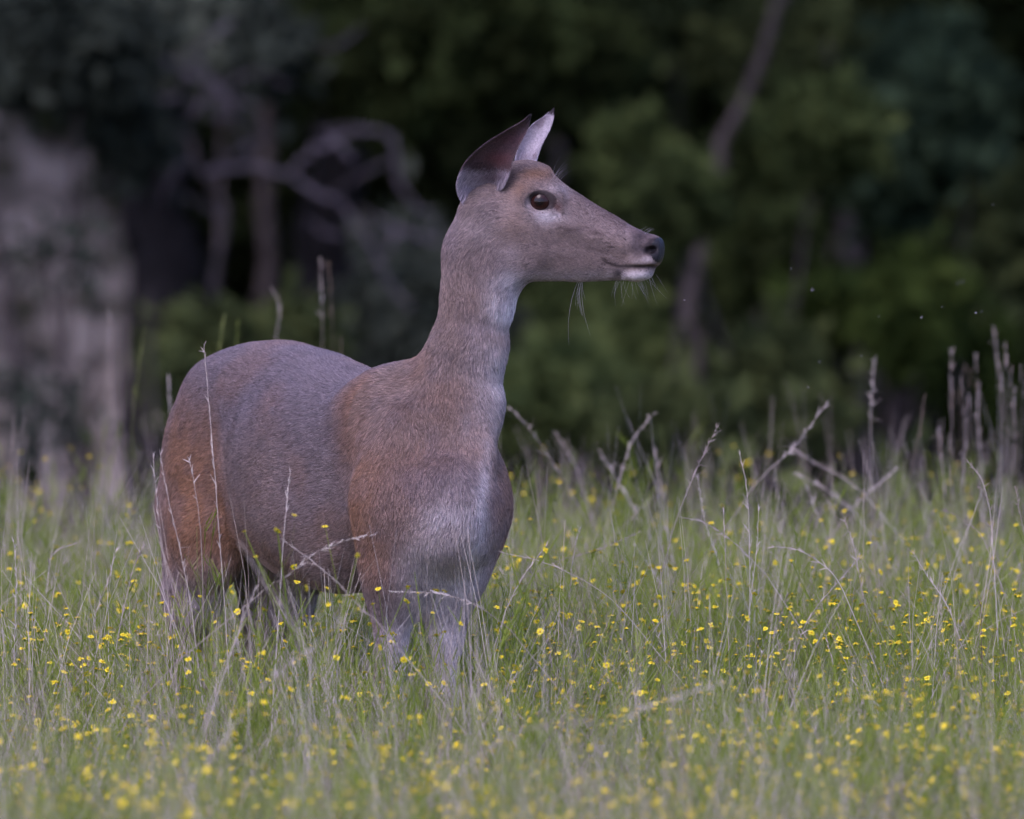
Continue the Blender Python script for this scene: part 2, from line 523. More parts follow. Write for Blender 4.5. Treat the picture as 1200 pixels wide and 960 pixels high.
def relax(V, F, it=3, lam=.5):
    e = np.concatenate([F[:, [0, 1]], F[:, [1, 2]], F[:, [2, 3]], F[:, [3, 0]]])
    for _ in range(it):
        A = np.zeros_like(V); c = np.bincount(e[:, 0], minlength=len(V)) + np.bincount(e[:, 1], minlength=len(V))
        for a_ in range(3):
            A[:, a_] = np.bincount(e[:, 0], V[e[:, 1], a_], len(V)) + np.bincount(e[:, 1], V[e[:, 0], a_], len(V))
        V = V + lam * (A / np.maximum(c, 1)[:, None] - V)
    return V
DV, DF = build_body()
DV = relax(DV, DF, 2, .5)
DN = vnormals(DV, DF)
def vnoise(Pn, scale, seed=0):
    """cheap smooth value noise in numpy"""
    q = Pn * scale + seed * 17.3
    i = np.floor(q).astype(np.int64); f = q - i; f = f * f * (3 - 2 * f)
    def h(a):
        x = (a[:, 0] * 73856093) ^ (a[:, 1] * 19349663) ^ (a[:, 2] * 83492791)
        x = (x ^ (x >> 13)) * 1274126177
        return ((x ^ (x >> 16)) & 0xffff) / 65535.0
    out = 0
    for dx in (0, 1):
        for dy in (0, 1):
            for dz in (0, 1):
                w = (f[:, 0] if dx else 1 - f[:, 0]) * (f[:, 1] if dy else 1 - f[:, 1]) * (f[:, 2] if dz else 1 - f[:, 2])
                out = out + w * h(i + np.array([dx, dy, dz]))
    return out
# ribs, muscle and skin folds: a few millimetres of relief, quiet on the head
_u = (DV - torg) @ BF / S; _v = (DV - torg) @ BV / S; _z = DV[:, 2]
_lo = np.clip((.93 - _z) / .06, 0, 1)
_rib = np.sin((_u + (_z - .6) * 180) / 15.5) * np.exp(-((_u + 150) / 75) ** 2 - ((_z - .60) / .09) ** 2) * (np.abs(_v) > 45)
_dis = _lo * (.0020 * _rib + .0075 * (vnoise(DV, 9, 21) - .5) + .0026 * (vnoise(DV, 22, 22) - .5)) + (1 - _lo) * .0018 * (vnoise(DV, 38, 23) - .5)
DV = DV + DN * _dis[:, None]

# ---- ears: curved thin shells, opening outwards
def ear(L_, R_, depth, cup, side, thick=2.2, twist=0.0, n=30, m=20):
    """L_, R_: edge points (px,py) root to tip, depth: sideways place of the edge per row, cup: hollow per row, in pixels; side +1 near"""
    Lp = smooth_poly([(a, b, d) for (a, b), d in zip(L_, depth)], n); Rp = smooth_poly([(a, b, d + twist) for (a, b), d in zip(R_, depth)], n)
    cu = np.interp(np.linspace(0, 1, n), np.linspace(0, 1, len(cup)), cup)
    t = np.linspace(0, 1, m)
    front, backs = [], []
    for i in range(n):
        for j in range(m):
            a = Lp[i] * (1 - t[j]) + Rp[i] * t[j]
            b = cu[i] * (4 * t[j] * (1 - t[j])) ** .75
            e = 1.0 if 0 < j < m - 1 else 0.0
            front.append(H(a[0], a[1], side * (a[2] - b)))
            backs.append(H(a[0], a[1], side * (a[2] - b) - side * thick * (0.25 + .75 * e)))
    V = np.array(front + backs)
    o = n * m
    F = []
    for i in range(n - 1):
        for j in range(m - 1):
            a, b, c, d = i * m + j, i * m + j + 1, (i + 1) * m + j + 1, (i + 1) * m + j
            F.append((a, b, c, d)); F.append((o + d, o + c, o + b, o + a))
    for i in range(n - 1):
        for j in (0, m - 1):
            a, d = i * m + j, (i + 1) * m + j
            F.append((a, d, o + d, o + a) if j == 0 else (d, a, o + a, o + d))
    for j in range(m - 1):
        for i in (0, n - 1):
            a, b = i * m + j, i * m + j + 1
            F.append((b, a, o + a, o + b) if i == 0 else (a, b, o + b, o + a))
    uv = np.array([(i / (n - 1), t[j]) for i in range(n) for j in range(m)] * 2)
    inner = np.array([1.0] * o + [0.0] * o)
    return V, np.array(F), uv, inner
nearL = [(550, 246), (541, 222), (545, 202), (556, 184), (576, 166), (600, 151), (619, 140), (627, 133)]
nearR = [(574, 250), (588, 225), (596, 218), (604, 202), (608, 186), (617, 165), (625, 149), (629, 133.5)]
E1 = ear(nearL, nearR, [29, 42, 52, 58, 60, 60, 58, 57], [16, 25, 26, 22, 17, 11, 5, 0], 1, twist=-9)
farL = [(588, 240), (592, 218), (596, 200), (600, 182), (606, 166), (616, 150), (631, 139), (642.5, 130)]
farR = [(612, 236), (618, 214), (624, 193), (628, 178), (633, 166), (639, 155), (643.5, 142), (644.5, 130.5)]
E2 = ear(farL, farR, [-26, -30, -34, -38, -40, -40, -39, -38], [8, 12, 13, 12, 10, 7, 3, 0], 1, twist=4)
E2 = (E2[0], E2[1], E2[2], E2[3])

# ---- colour of the coat, painted on the animal in its own space
def blob(Pn, c, r, soft=1.0):
    d = np.sqrt((((Pn - c) / r) ** 2).sum(1))
    return np.clip(np.exp(-(d ** 2) * soft), 0, 1)
def lin(r, g, b): return np.array([((c / 255) / 12.92 if c < 10 else (((c / 255) + .055) / 1.055) ** 2.4) for c in (r, g, b)])
C_GREY = np.array([.225, .180, .178]); C_BACK = np.array([.200, .170, .188]); C_RUST = np.array([.310, .165, .090])
C_TAN = np.array([.285, .190, .140]); C_WHITE = np.array([.66, .61, .63]); C_DARK = np.array([.030, .024, .026])
C_NECK = np.array([.250, .190, .170]); C_FACE = np.array([.255, .195, .180]); C_PALE = np.array([.42, .36, .36])
def surf(px, py, pool):                     # the place on the coat seen at that picture point
    x, y = proj(pool)
    m = np.nonzero((np.abs(x - px) < 5) & (np.abs(y - py) < 5))[0]
    if len(m) == 0: return None
    return pool[m[np.argmin(pool[m, 1])]]
def coat(Pn, N):
    n = len(Pn)
    u = (Pn - torg) @ BF / S; v = (Pn - torg) @ BV / S
    z = Pn[:, 2]
    px, py = proj(Pn)
    col = np.tile(C_GREY, (n, 1))
    def mixc(c, w):
        nonlocal col
        w = np.clip(w, 0, 1)[:, None]; col = col * (1 - w) + c * w
    n1 = vnoise(Pn, 14, 1); n2 = vnoise(Pn, 38, 2); n3 = vnoise(Pn, 110, 3)
    sm = lambda a, b, t: np.clip((t - a) / (b - a), 0, 1) ** 2 * (3 - 2 * np.clip((t - a) / (b - a), 0, 1))
    # back and flank greyer, belly paler
    mixc(C_BACK, sm(.62, .75, z) * (u < 60) * .9)
    mixc(C_TAN, .45 * sm(.62, .50, z) * sm(-360, -200, u) * sm(40, -60, u))
    # both sides alike: use |v|
    Q = np.stack([u, np.abs(v), z * 770], 1)
    def pt(x, y):
        s = surf(x, y, DV)
        return np.array([(s - torg) @ BF / S, abs((s - torg) @ BV / S), s[2] * 770])
    def spot(x, y, ru, rz, c, a, rv=90):
        d = Q - pt(x, y)
        w = np.exp(-((d[:, 0] / ru) ** 2 + (d[:, 2] / rz) ** 2 + (d[:, 1] / rv) ** 2))
        mixc(c, a * w)
    body = z < .93
    spot(222, 560, 80, 80, C_RUST, .75); spot(215, 640, 75, 70, C_RUST, .8); spot(205, 520, 50, 60, C_RUST, .55)
    spot(250, 600, 50, 80, C_RUST * .9, .5); spot(240, 690, 60, 40, C_TAN, .6)
    spot(275, 470, 80, 50, C_BACK * .85, .6)
    spot(300, 560, 45, 60, C_TAN * .95, .35)
    spot(465, 446, 30, 26, C_RUST * 1.1, .85); spot(430, 460, 40, 26, C_RUST, .6); spot(480, 466, 20, 34, C_RUST * 1.1, .75)
    spot(410, 500, 30, 60, C_RUST, .45); spot(420, 560, 36, 50, C_RUST, .6); spot(412, 620, 36, 55, C_RUST, .65)
    spot(465, 540, 50, 50, C_RUST, .38); spot(500, 520, 30, 30, C_TAN, .4); spot(436, 655, 34, 45, C_RUST * .9, .55); spot(480, 600, 40, 40, C_GREY, .4)
    spot(590, 590, 30, 60, C_RUST, .5); spot(520, 560, 40, 30, C_BACK, .5)
    # belly, inside of legs, chest blaze
    inner = sm(60, 20, np.abs(v))
    mixc(C_PALE, sm(.475, .43, z) * inner * (u < 60) * .9)
    mixc(C_WHITE * .8, sm(.52, .44, z) * sm(40, 8, np.abs(v)) * (u > 30) * .8)
    fr = (u > 60) * (np.abs(v) < 78) * body
    mixc(C_WHITE * (.75 + .45 * n2[:, None]), np.clip(1.9 * np.exp(-((py - 650) / 54) ** 2 - ((px - 530) / 37) ** 2), 0, .9) * fr)
    mixc(C_WHITE * .9, .9 * np.exp(-((py - 662) / 34) ** 2 - ((px - 490) / 18) ** 2) * fr)
    mixc(C_PALE, .8 * np.exp(-((py - 680) / 34) ** 2 - ((px - 476) / 13) ** 2) * (u > 20) * body)
    rx = np.interp(py, [470, 505, 545, 580, 610, 650], [579, 574, 567, 561, 563, 555])
    mixc(C_WHITE * 1.05, np.exp(-((px - rx) / (6.5 + 3 * n2)) ** 2) * sm(450, 520, py) * sm(662, 635, py) * (u > 70) * (np.abs(v) < 60) * .7)
    # gaskin: pale inner line above the hock, dark back
    mixc(C_PALE, .7 * np.exp(-((z - .40) / .05) ** 2) * sm(-330, -380, u) * sm(-480, -440, u) * (n1 > .2))
    legs = sm(.40, .33, z)
    mixc(C_TAN * 1.0, legs * .9)
    mixc(C_PALE * 1.1, legs * (u > 0) * sm(60, 25, np.abs(v)) * .8)
    mixc(C_PALE, sm(.52, .36, z) * .30)
    mixc(C_WHITE, .75 * sm(.50, .36, z) * (u > 0) * sm(66, 30, np.abs(v)) * sm(-.3, .5, N @ BF))
    mixc(C_WHITE * .75, .5 * sm(.50, .38, z) * (u < -300) * sm(.1, .7, N @ BF))
    mixc(C_TAN * .75, .5 * sm(.52, .38, z) * (u < -300) * sm(-.2, .6, -(N @ BF)))
    mixc(C_DARK, sm(.055, .04, z))
    # neck and throat
    nk = sm(.66, .74, z) * (u > 20)
    mixc(C_NECK, nk * .85)
    g = lambda x, y, rx, ry: np.exp(-((px - x) / rx) ** 2 - ((py - y) / ry) ** 2)
    hd = (u > 0) & (z > .60)
    frontal = sm(-.2, .5, N[:, 0])           # the throat side of the neck
    mixc(C_PALE * 1.1, .85 * g(572, 425, 24, 75) * hd); mixc(C_PALE, .45 * g(560, 500, 20, 40) * hd)
    mixc(C_WHITE, .85 * g(584, 436, 11, 62) * hd)
    mixc(C_WHITE * 1.15, np.clip(1.6 * g(593, 345, 19, 25), 0, 1) * hd); mixc(C_NECK * .95, .55 * g(585, 388, 22, 10) * hd)
    mixc(C_RUST * .9, .35 * g(492, 420, 14, 26) * hd); mixc(C_TAN, .3 * g(535, 360, 20, 60) * hd)
    mixc(C_BACK * 1.25, .45 * g(530, 265, 14, 50) * hd)
    # head
    he = sm(.895, .94, z) * sm(530, 605, px)
    mixc(C_FACE, he * .9)
    mixc(np.array([.145, .105, .105]), .85 * he * np.clip(np.exp(-(((py - (262 + (px - 720) * .66)) + 12) / 12) ** 2) * sm(650, 700, px) + 0, 0, 1))
    mixc(C_RUST * 1.0, .7 * g(628, 204, 24, 8) * he); mixc(C_RUST * 1.1, .4 * g(610, 222, 14, 12) * he)
    mixc(C_PALE, .65 * g(655, 222, 14, 7) * he); mixc(C_WHITE * .82, .75 * g(643, 254, 17, 9) * he); mixc(C_PALE, .6 * g(620, 240, 5, 12) * he)
    mixc(C_PALE * 1.02, .75 * he * np.exp(-((py - 325) / 9) ** 2) * sm(612, 625, px)); mixc(C_WHITE * .9, .8 * g(600, 328, 16, 12) * hd)
    mixc(C_PALE, .4 * g(600, 300, 18, 18) * he)
    mixc(C_TAN, .4 * g(600, 262, 20, 20) * he); mixc(C_PALE * .95, .40 * g(565, 262, 24, 26) * hd)
    mixc(C_DARK * 1.6, .92 * g(754, 291, 11, 12) * he); mixc(C_DARK * 2.2, .7 * g(744, 290, 7, 14) * he)
    mixc(C_DARK * 1.5, .95 * sm(-.1, .45, -((px - 768) / 13) ** 2 - ((py - 291) / 14) ** 2 + 1) * he)
    mixc(C_DARK * 1.7, .8 * g(751, 277, 9, 5) * he)
    mixc(C_PALE, .85 * g(760, 304.5, 8, 3.5) * he); mixc(C_PALE * .9, .5 * g(748, 307, 8, 3) * he)
    mixc(C_WHITE * 1.0, .95 * g(750, 325, 16, 6.5) * he * (px > 728) * (py > 316)); mixc(C_DARK * 2.0, .9 * g(726, 321, 6, 6) * he)
    myl = np.interp(px, [704, 709, 716, 724, 745, 775], [301, 304.5, 309.5, 311.8, 312.6, 312.4])
    mixc(C_DARK, .9 * he * np.exp(-((py - myl) / 2.5) ** 2) * sm(704, 709, px) * sm(774, 766, px))
    # dark rim of the eye
    ex, ey = (px - 636.5) / 15.5, (py - (234.5 + (px - 636) * .10)) / 11.0
    rr = np.sqrt(ex ** 2 + ey ** 2)
    mixc(C_DARK, .9 * sm(1.16, 1.0, rr) * he * (N[:, 1] < .6))
    mixc(np.array([.16, .075, .065]), .8 * g(655, 243, 5, 6) * he); mixc(C_DARK, .75 * g(662, 250, 2, 3.5) * he)
    # flecks
    fl = (vnoise(Pn, 330, 9) > .84) & (vnoise(Pn, 34, 5) > .46)
    mixc(C_DARK * 2.2, .75 * fl * he)
    for (x0, y0, x1, y1, w_) in ((648, 262, 668, 270, .5), (668, 270, 690, 268, .5), (693, 272, 708, 275, .6), (640, 280, 655, 287, .4), (690, 290, 712, 296, .45), (622, 252, 632, 268, .5), (655, 300, 672, 304, .4)):
        tt_ = np.clip(((px - x0) * (x1 - x0) + (py - y0) * (y1 - y0)) / ((x1 - x0) ** 2 + (y1 - y0) ** 2), 0, 1)
        dd = np.hypot(px - x0 - tt_ * (x1 - x0), py - y0 - tt_ * (y1 - y0))
        mixc(np.array([.10, .07, .07]), w_ * np.exp(-(dd / 2.2) ** 2) * he)
    mixc(C_RUST, .24 * sm(.45, .8, n1) * body * (z > .4) * sm(0, .3, n2)); mixc(C_BACK, .22 * sm(.5, .8, n2) * body)
    col *= (0.86 + .28 * n3)[:, None]
    return col
def ear_col(E, near):
    V, F, uv, inner = E
    s, t = uv[:, 0], uv[:, 1]
    n1 = vnoise(V, 70, 4)
    px, py = proj(V)
    g = lambda x, y, rx, ry: np.exp(-((px - x) / rx) ** 2 - ((py - y) / ry) ** 2)
    c = np.tile(np.array([.20, .165, .165]), (len(V), 1))
    def mixc(k, w):
        nonlocal c
        w = np.clip(w * inner, 0, 1)[:, None]; c = c * (1 - w) + k * w
    if near:
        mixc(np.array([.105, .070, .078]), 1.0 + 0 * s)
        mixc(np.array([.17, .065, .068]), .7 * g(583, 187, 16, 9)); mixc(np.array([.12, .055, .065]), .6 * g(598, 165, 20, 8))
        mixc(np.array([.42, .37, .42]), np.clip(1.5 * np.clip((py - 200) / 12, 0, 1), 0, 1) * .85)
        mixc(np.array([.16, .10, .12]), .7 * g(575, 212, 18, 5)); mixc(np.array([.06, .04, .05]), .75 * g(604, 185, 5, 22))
    else:
        mixc(np.array([.50, .45, .50]), 1.0 + 0 * s); mixc(np.array([.30, .23, .25]), .6 * (n1 > .62))
        c[:] = np.where(s[:, None] > .90, np.array([.05, .04, .045]), c)
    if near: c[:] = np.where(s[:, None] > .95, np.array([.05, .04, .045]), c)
    return c * (.85 + .3 * n1)[:, None]

def px_body_flow(Pn, N):
    f = bd.flow(Pn)
    f -= (f * N).sum(1)[:, None] * N
    L = np.linalg.norm(f, axis=1)[:, None]
    return f / (L + 1e-9)

def smooth_field(X, F, it):
    e = np.concatenate([F[:, [0, 1]], F[:, [1, 2]], F[:, [2, 3]], F[:, [3, 0]]])
    c = np.maximum(np.bincount(e[:, 0], minlength=len(X)) + np.bincount(e[:, 1], minlength=len(X)), 1)[:, None]
    for _ in range(it):
        A = np.zeros_like(X)
        for a_ in range(3):
            A[:, a_] = np.bincount(e[:, 0], X[e[:, 1], a_], len(X)) + np.bincount(e[:, 1], X[e[:, 0], a_], len(X))
        X = .3 * X + .7 * A / c
    return X
body_col = coat(DV, DN)
BODY_FLOW = smooth_field(px_body_flow(DV, DN), DF, 60)
BODY_FLOW -= (BODY_FLOW * DN).sum(1)[:, None] * DN
BODY_FLOW /= np.linalg.norm(BODY_FLOW, axis=1)[:, None] + 1e-9
nb = len(DV)
V_all = np.concatenate([DV, E1[0], E2[0]])
F_all = np.concatenate([DF, E1[1] + nb, E2[1] + nb + len(E1[0])])
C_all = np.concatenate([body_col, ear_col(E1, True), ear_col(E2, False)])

hide, hn, hl, hb_ = nmat('coat', .75, .12)
va = hn.new('ShaderNodeVertexColor'); va.layer_name = 'col'
tcn = hn.new('ShaderNodeTexCoord')
nt = hn.new('ShaderNodeTexNoise'); nt.inputs['Scale'].default_value = 260; nt.inputs['Detail'].default_value = 4
hl.new(tcn.outputs['Object'], nt.inputs['Vector'])
mm = hn.new('ShaderNodeMix'); mm.data_type = 'RGBA'; mm.blend_type = 'MULTIPLY'; mm.inputs[0].default_value = .55
rp = ramp(hn, [(0.3, (.45, .42, .42)), (0.7, (1.25, 1.2, 1.2))])
hl.new(nt.outputs['Fac'], rp.inputs[0]); hl.new(va.outputs['Color'], mm.inputs[6]); hl.new(rp.outputs[0], mm.inputs[7])
hl.new(mm.outputs[2], hb_.inputs['Base Color'])
bpn = hn.new('ShaderNodeBump'); bpn.inputs['Strength'].default_value = .25; bpn.inputs['Distance'].default_value = .002
hl.new(nt.outputs['Fac'], bpn.inputs['Height']); hl.new(bpn.outputs[0], hb_.inputs['Normal'])
# the wet nose leather is glossy: roughness follows where the leather is
body_me = mesh_np('doe', V_all, F_all, hide, cols=C_all)
doe = link('doe', body_me)
props(doe, 'brown grey white-tailed doe standing in the flowering meadow with her head turned to the right', 'deer')

# ---- nose leather
def cap_mesh(sel, grow):
    """lift a patch of the body surface as a thin skin of its own"""
    fm = sel[DF].all(1)
    f = DF[fm]
    u_, inv = np.unique(f, return_inverse=True)
    return DV[u_] + DN[u_] * grow, inv.reshape(f.shape), u_
pxn, pyn = proj(DV)
sel = (((pxn - 773) / 12.0) ** 2 + ((pyn - 293.5) / 15.0) ** 2 < 1) & (pyn < 309.5) & (DV[:, 2] > .9)
nV, nF, _ = cap_mesh(sel, .0006)
nm, nn, nl, nbs = nmat('nose_leather', .36, .4)
nbs.inputs['Base Color'].default_value = (.010, .008, .011, 1)
vt = nn.new('ShaderNodeTexVoronoi'); vt.inputs['Scale'].default_value = 700
bp2 = nn.new('ShaderNodeBump'); bp2.inputs['Strength'].default_value = .7; bp2.inputs['Distance'].default_value = .0015
tc2 = nn.new('ShaderNodeTexCoord'); nl.new(tc2.outputs['Object'], vt.inputs['Vector'])
nl.new(vt.outputs['Distance'], bp2.inputs['Height']); nl.new(bp2.outputs[0], nbs.inputs['Normal'])
if len(nF): link('nose', mesh_np('nose', nV, nF, nm), doe)

# ---- eyes
em, en, elk, eb = nmat('eye', .04, .6)
tce = en.new('ShaderNodeTexCoord')
sx = en.new('ShaderNodeSeparateXYZ'); elk.new(tce.outputs['Object'], sx.inputs[0])
# local Y is the outward axis; the long pupil lies along local X
sc_ = en.new('ShaderNodeVectorMath'); sc_.operation = 'MULTIPLY'; sc_.inputs[1].default_value = (1.0, 0.0, 1.25)
elk.new(tce.outputs['Object'], sc_.inputs[0])
ln = en.new('ShaderNodeVectorMath'); ln.operation = 'LENGTH'; elk.new(sc_.outputs[0], ln.inputs[0])
er = ramp(en, [(0.0, (.004, .003, .004)), (.30, (.010, .006, .006)), (.48, (.018, .007, .006)), (.70, (.036, .013, .010)), (.86, (.02, .010, .010)), (1.0, (.012, .008, .009))])
md = en.new('ShaderNodeMath'); md.operation = 'DIVIDE'; md.inputs[1].default_value = .0170
elk.new(ln.outputs['Value'], md.inputs[0]); elk.new(md.outputs[0], er.inputs[0]); elk.new(er.outputs[0], eb.inputs['Base Color'])
eb.inputs['Specular IOR Level'].default_value = .2; eb.inputs['Coat Weight'].default_value = .2; eb.inputs['Coat Roughness'].default_value = .03
def sphere(r, nu=32, nv=20):
    V, F = [], []
    for i in range(nv + 1):
        th = math.pi * i / nv
        for j in range(nu):
            ph = 2 * math.pi * j / nu
            V.append((r * math.sin(th) * math.cos(ph), r * math.cos(th), r * math.sin(th) * math.sin(ph)))
    for i in range(nv):
        for j in range(nu):
            k = (j + 1) % nu
            F.append((i * nu + j, i * nu + k, (i + 1) * nu + k, (i + 1) * nu + j))
    return np.array(V), np.array(F)
sV, sF = sphere(.0196)
eye_me = mesh_np('eye', sV, sF, em)
for l_, s_ in ((24.0, 1), (-24.0, -1)):
    e_ = link('eye', eye_me, doe)
    p = H(637.5, 235, l_)
    e_.location = p
    # local +Y points outward from the head
    e_.rotation_euler = (0, 0, math.atan2(HL[1] * s_, HL[0] * s_) - math.pi / 2)

# ---- whiskers, throat and brow hairs
wm, _, _, wb = nmat('whisker', .5, .3)
wb.inputs['Base Color'].default_value = (.40, .37, .40, 1)
rw = R(5)
def hair_mesh(p0, d0, length, droop, r0=.0005, n=8):
    pts = [np.array(p0)]
    d = np.array(d0, float); d /= np.linalg.norm(d)
    for i in range(n - 1):
        d = d + droop / n; d /= np.linalg.norm(d)
        pts.append(pts[-1] + d * length / (n - 1))
    return tube(pts, np.linspace(r0, r0 * .25, n), 4)
def whisk(name, p0, d0, length, droop, r0):
    V, F = hair_mesh(p0, d0, length, np.asarray(droop), r0)
    return link(name, mesh_np(name, V, F, wm), doe)
for i in range(30):
    x = rw.uniform(722, 768); l_ = rw.uniform(-12, 14)
    p = H(x, 328 - max(0, x - 752) * .4, l_)
    dx = (x - 742) / 40 + rw.uniform(-.3, .3)
    whisk('whisker', p, (dx, rw.uniform(-.3, .1), -1), rw.uniform(.012, .044), (rw.uniform(-.3, 1.1), 0, -.2), .00015)
for i in range(8):
    p = H(681 + rw.uniform(-5, 5), 329, rw.uniform(-6, 10))
    whisk('whisker', p, (rw.uniform(-.55, -.15), 0, -1), [.10, .085, .06, .05, .045, .04, .055, .03][i], (rw.uniform(.35, .9), 0, -.6), .00026)
for i in range(9):
    p = H(rw.uniform(646, 660), 211, rw.uniform(0, 26))
    whisk('whisker', p, (rw.uniform(.0, 1.0), -.1, 1.1), rw.uniform(.020, .045), (.7, 0, -.1), .00011)
for i in range(6):
    p = H(rw.uniform(745, 765), 271 + rw.uniform(0, 5), rw.uniform(-6, 8))
    whisk('whisker', p, (rw.uniform(.1, .6), 0, 1), rw.uniform(.012, .020), (1.2, 0, -.3), .00018)

# ---- short coat of hair, one curve object lying along the growth of the fur
def make_fur():
    rs = R(11)
    tri = np.concatenate([F_all[:, [0, 1, 2]], F_all[:, [0, 2, 3]]])
    PV = V_all; PN = np.concatenate([DN, vnormals(E1[0], E1[1]), vnormals(E2[0], E2[1])]); PC = C_all
    tipdir = []
    for E in (E1, E2):
        d_ = H(636, 128, 40 if E is E1 else -30) - H(580, 235, 40 if E is E1 else -30)
        tipdir.append(np.tile(d_ / np.linalg.norm(d_), (len(E[0]), 1)))
    PF = np.concatenate([BODY_FLOW] + tipdir)
    PF = PF - (PF * PN).sum(1)[:, None] * PN
    isear = np.arange(len(PV)) >= nb
    earlow = np.zeros(len(PV)); earlow[nb:] = np.concatenate([np.clip(1 - E[2][:, 0] / .42, 0, 1) * E[3] for E in (E1, E2)])
    a, b, c = PV[tri[:, 0]], PV[tri[:, 1]], PV[tri[:, 2]]
    ar = np.linalg.norm(np.cross(b - a, c - a), axis=1)
    cen = (a + b + c) / 3
    w = ar * np.where(cen[:, 2] > .88, 1.7, 1.0) * np.where(cen[:, 2] < .3, .25, 1.0)
    nrm = np.cross(b - a, c - a)
    w = w * np.where(PN[tri[:, 0], 1] < .35, 1.0, .45)       # thinner on the side turned away
    N = 520000
    k = rs.choice(len(tri), N, p=w / w.sum())
    r1, r2 = rs.rand(N), rs.rand(N)
    f = r1 + r2 > 1; r1[f] = 1 - r1[f]; r2[f] = 1 - r2[f]
    q = a[k] + (b[k] - a[k]) * r1[:, None] + (c[k] - a[k]) * r2[:, None]
    nn_ = PN[tri[k, 0]]
    col = PC[tri[k, 0]]
    fl = PF[tri[k, 0]]
    ear_k = isear[tri[k, 0]]; low_k = earlow[tri[k, 0]]
    px, py = proj(q)
    # whirl of the hair: local swing
    sw = (vnoise(q, 14, 7) - .5) * .8 + (vnoise(q, 55, 8) - .5) * .4 + rs.normal(0, .13, N)
    side = np.cross(nn_, fl)
    fl = fl * np.cos(sw)[:, None] + side * np.sin(sw)[:, None]
    z = q[:, 2]
    head = np.clip((z - .89) / .05, 0, 1) * np.clip((px - 535) / 60, 0, 1)
    L = .0100 * (1 - head) + .0045 * head
    thr = np.exp(-((px - 590) / 20) ** 2 - ((py - 350) / 34) ** 2) + np.exp(-((px - 585) / 12) ** 2 - ((py - 440) / 70) ** 2)
    L = L + .008 * np.clip(thr, 0, 1) * (z > .5)
    L = L + .006 * np.exp(-((py - 600) / 40) ** 2 - ((px - 550) / 22) ** 2)
    L *= np.where((px > 735) & (head > .5), .45, 1)
    L = np.where(ear_k, .0035 + .016 * low_k, L)
    L = L * np.where((z < .42) & ~ear_k, .55, 1)
    L *= rs.uniform(.65, 1.25, N)
    eye = ((px - 636.5) / 17) ** 2 + ((py - 235) / 12.5) ** 2 < 1.0
    nose = (((pxn := px) - 768) / 14) ** 2 + ((py - 292) / 17) ** 2 < 1
    mouth = (np.abs(py - 312.5) < 2.3) & (px > 708) & (px < 776) & (head > .5)
    eye = (eye | nose | mouth) & (head > .3) & ~ear_k
    lift = .20 + rs.uniform(-.05, .12, N) + .12 * (1 - head)
    keep = ~eye
    q, nn_, fl, L, lift, col, head = q[keep], nn_[keep], fl[keep], L[keep], lift[keep], col[keep], head[keep]
    N = len(q)
    d0 = fl + nn_ * lift[:, None] * 1.6; d0 /= np.linalg.norm(d0, axis=1)[:, None]
    d1 = fl + nn_ * lift[:, None] * .3; d1 /= np.linalg.norm(d1, axis=1)[:, None]
    p0 = q - nn_ * .0006; p1 = p0 + d0 * L[:, None] * .4; p2 = p1 + (d0 * .5 + d1 * .5) * L[:, None] * .3; p3 = p2 + d1 * L[:, None] * .35
    pos = np.stack([p0, p1, p2, p3], 1).astype(np.float32)
    cu = bpy.data.hair_curves.new('fur')
    cu.add_curves([4] * N)
    cu.points.foreach_set('position', pos.ravel())
    rd = np.tile(np.array([1.0, .9, .65, .15], np.float32), N).reshape(N, 4) * (.00036 - .00012 * head[:, None])
    at = cu.attributes.get('radius') or cu.attributes.new('radius', 'FLOAT', 'POINT')
    at.data.foreach_set('value', rd.astype(np.float32).ravel())
    tip = rs.rand(N)
    tint = np.where(tip[:, None] < .22, np.array([.62, .60, .66]), np.where(tip[:, None] > .78, np.array([1.38, 1.32, 1.32]), np.array([1.0, 1.0, 1.0])))
    cc = np.clip(col * tint * rs.uniform(.8, 1.25, (N, 1)), 0, .85)
    ac = cu.attributes.new('hair_col', 'FLOAT_COLOR', 'CURVE')
    c4 = np.ones((N, 4), np.float32); c4[:, :3] = cc
    ac.data.foreach_set('color', c4.ravel())
    fm_, fn_, fl_, fb_ = nmat('fur', .55, .22)
    at_ = fn_.new('ShaderNodeAttribute'); at_.attribute_name = 'hair_col'
    fl_.new(at_.outputs['Color'], fb_.inputs['Base Color'])
    cu.materials.append(fm_)
    o = link('fur', cu, doe)
    o['kind'] = 'stuff'
    return o
make_fur()

# ================================================================== THE WOOD BEHIND
soil = noise_mat('forest_soil', [(.3, (.030, .024, .017)), (.55, (.055, .045, .030)), (.75, (.045, .055, .025))], 3.0, .95, 8, .4)
def ground_sheet():
    xs = np.concatenate([np.linspace(-300, -14, 12), np.linspace(-13, 13, 90), np.linspace(14, 300, 12)])
    ys = np.concatenate([np.linspace(-60, -14, 12), np.linspace(-13, 26, 130), np.linspace(28, 70, 20), np.linspace(90, 700, 8)])
    X, Y = np.meshgrid(xs, ys, indexing='ij')
    Z = ground_z(X, Y)
    V = np.stack([X, Y, Z], -1).reshape(-1, 3)
    ny = len(ys)
    i, j = np.meshgrid(np.arange(len(xs) - 1), np.arange(ny - 1), indexing='ij')
    a = (i * ny + j).ravel()
    F = np.stack([a, a + ny, a + ny + 1, a + 1], 1)
    o = link('ground', mesh_np('ground', V, F, soil))
    props(o, kind='structure')
ground_sheet()

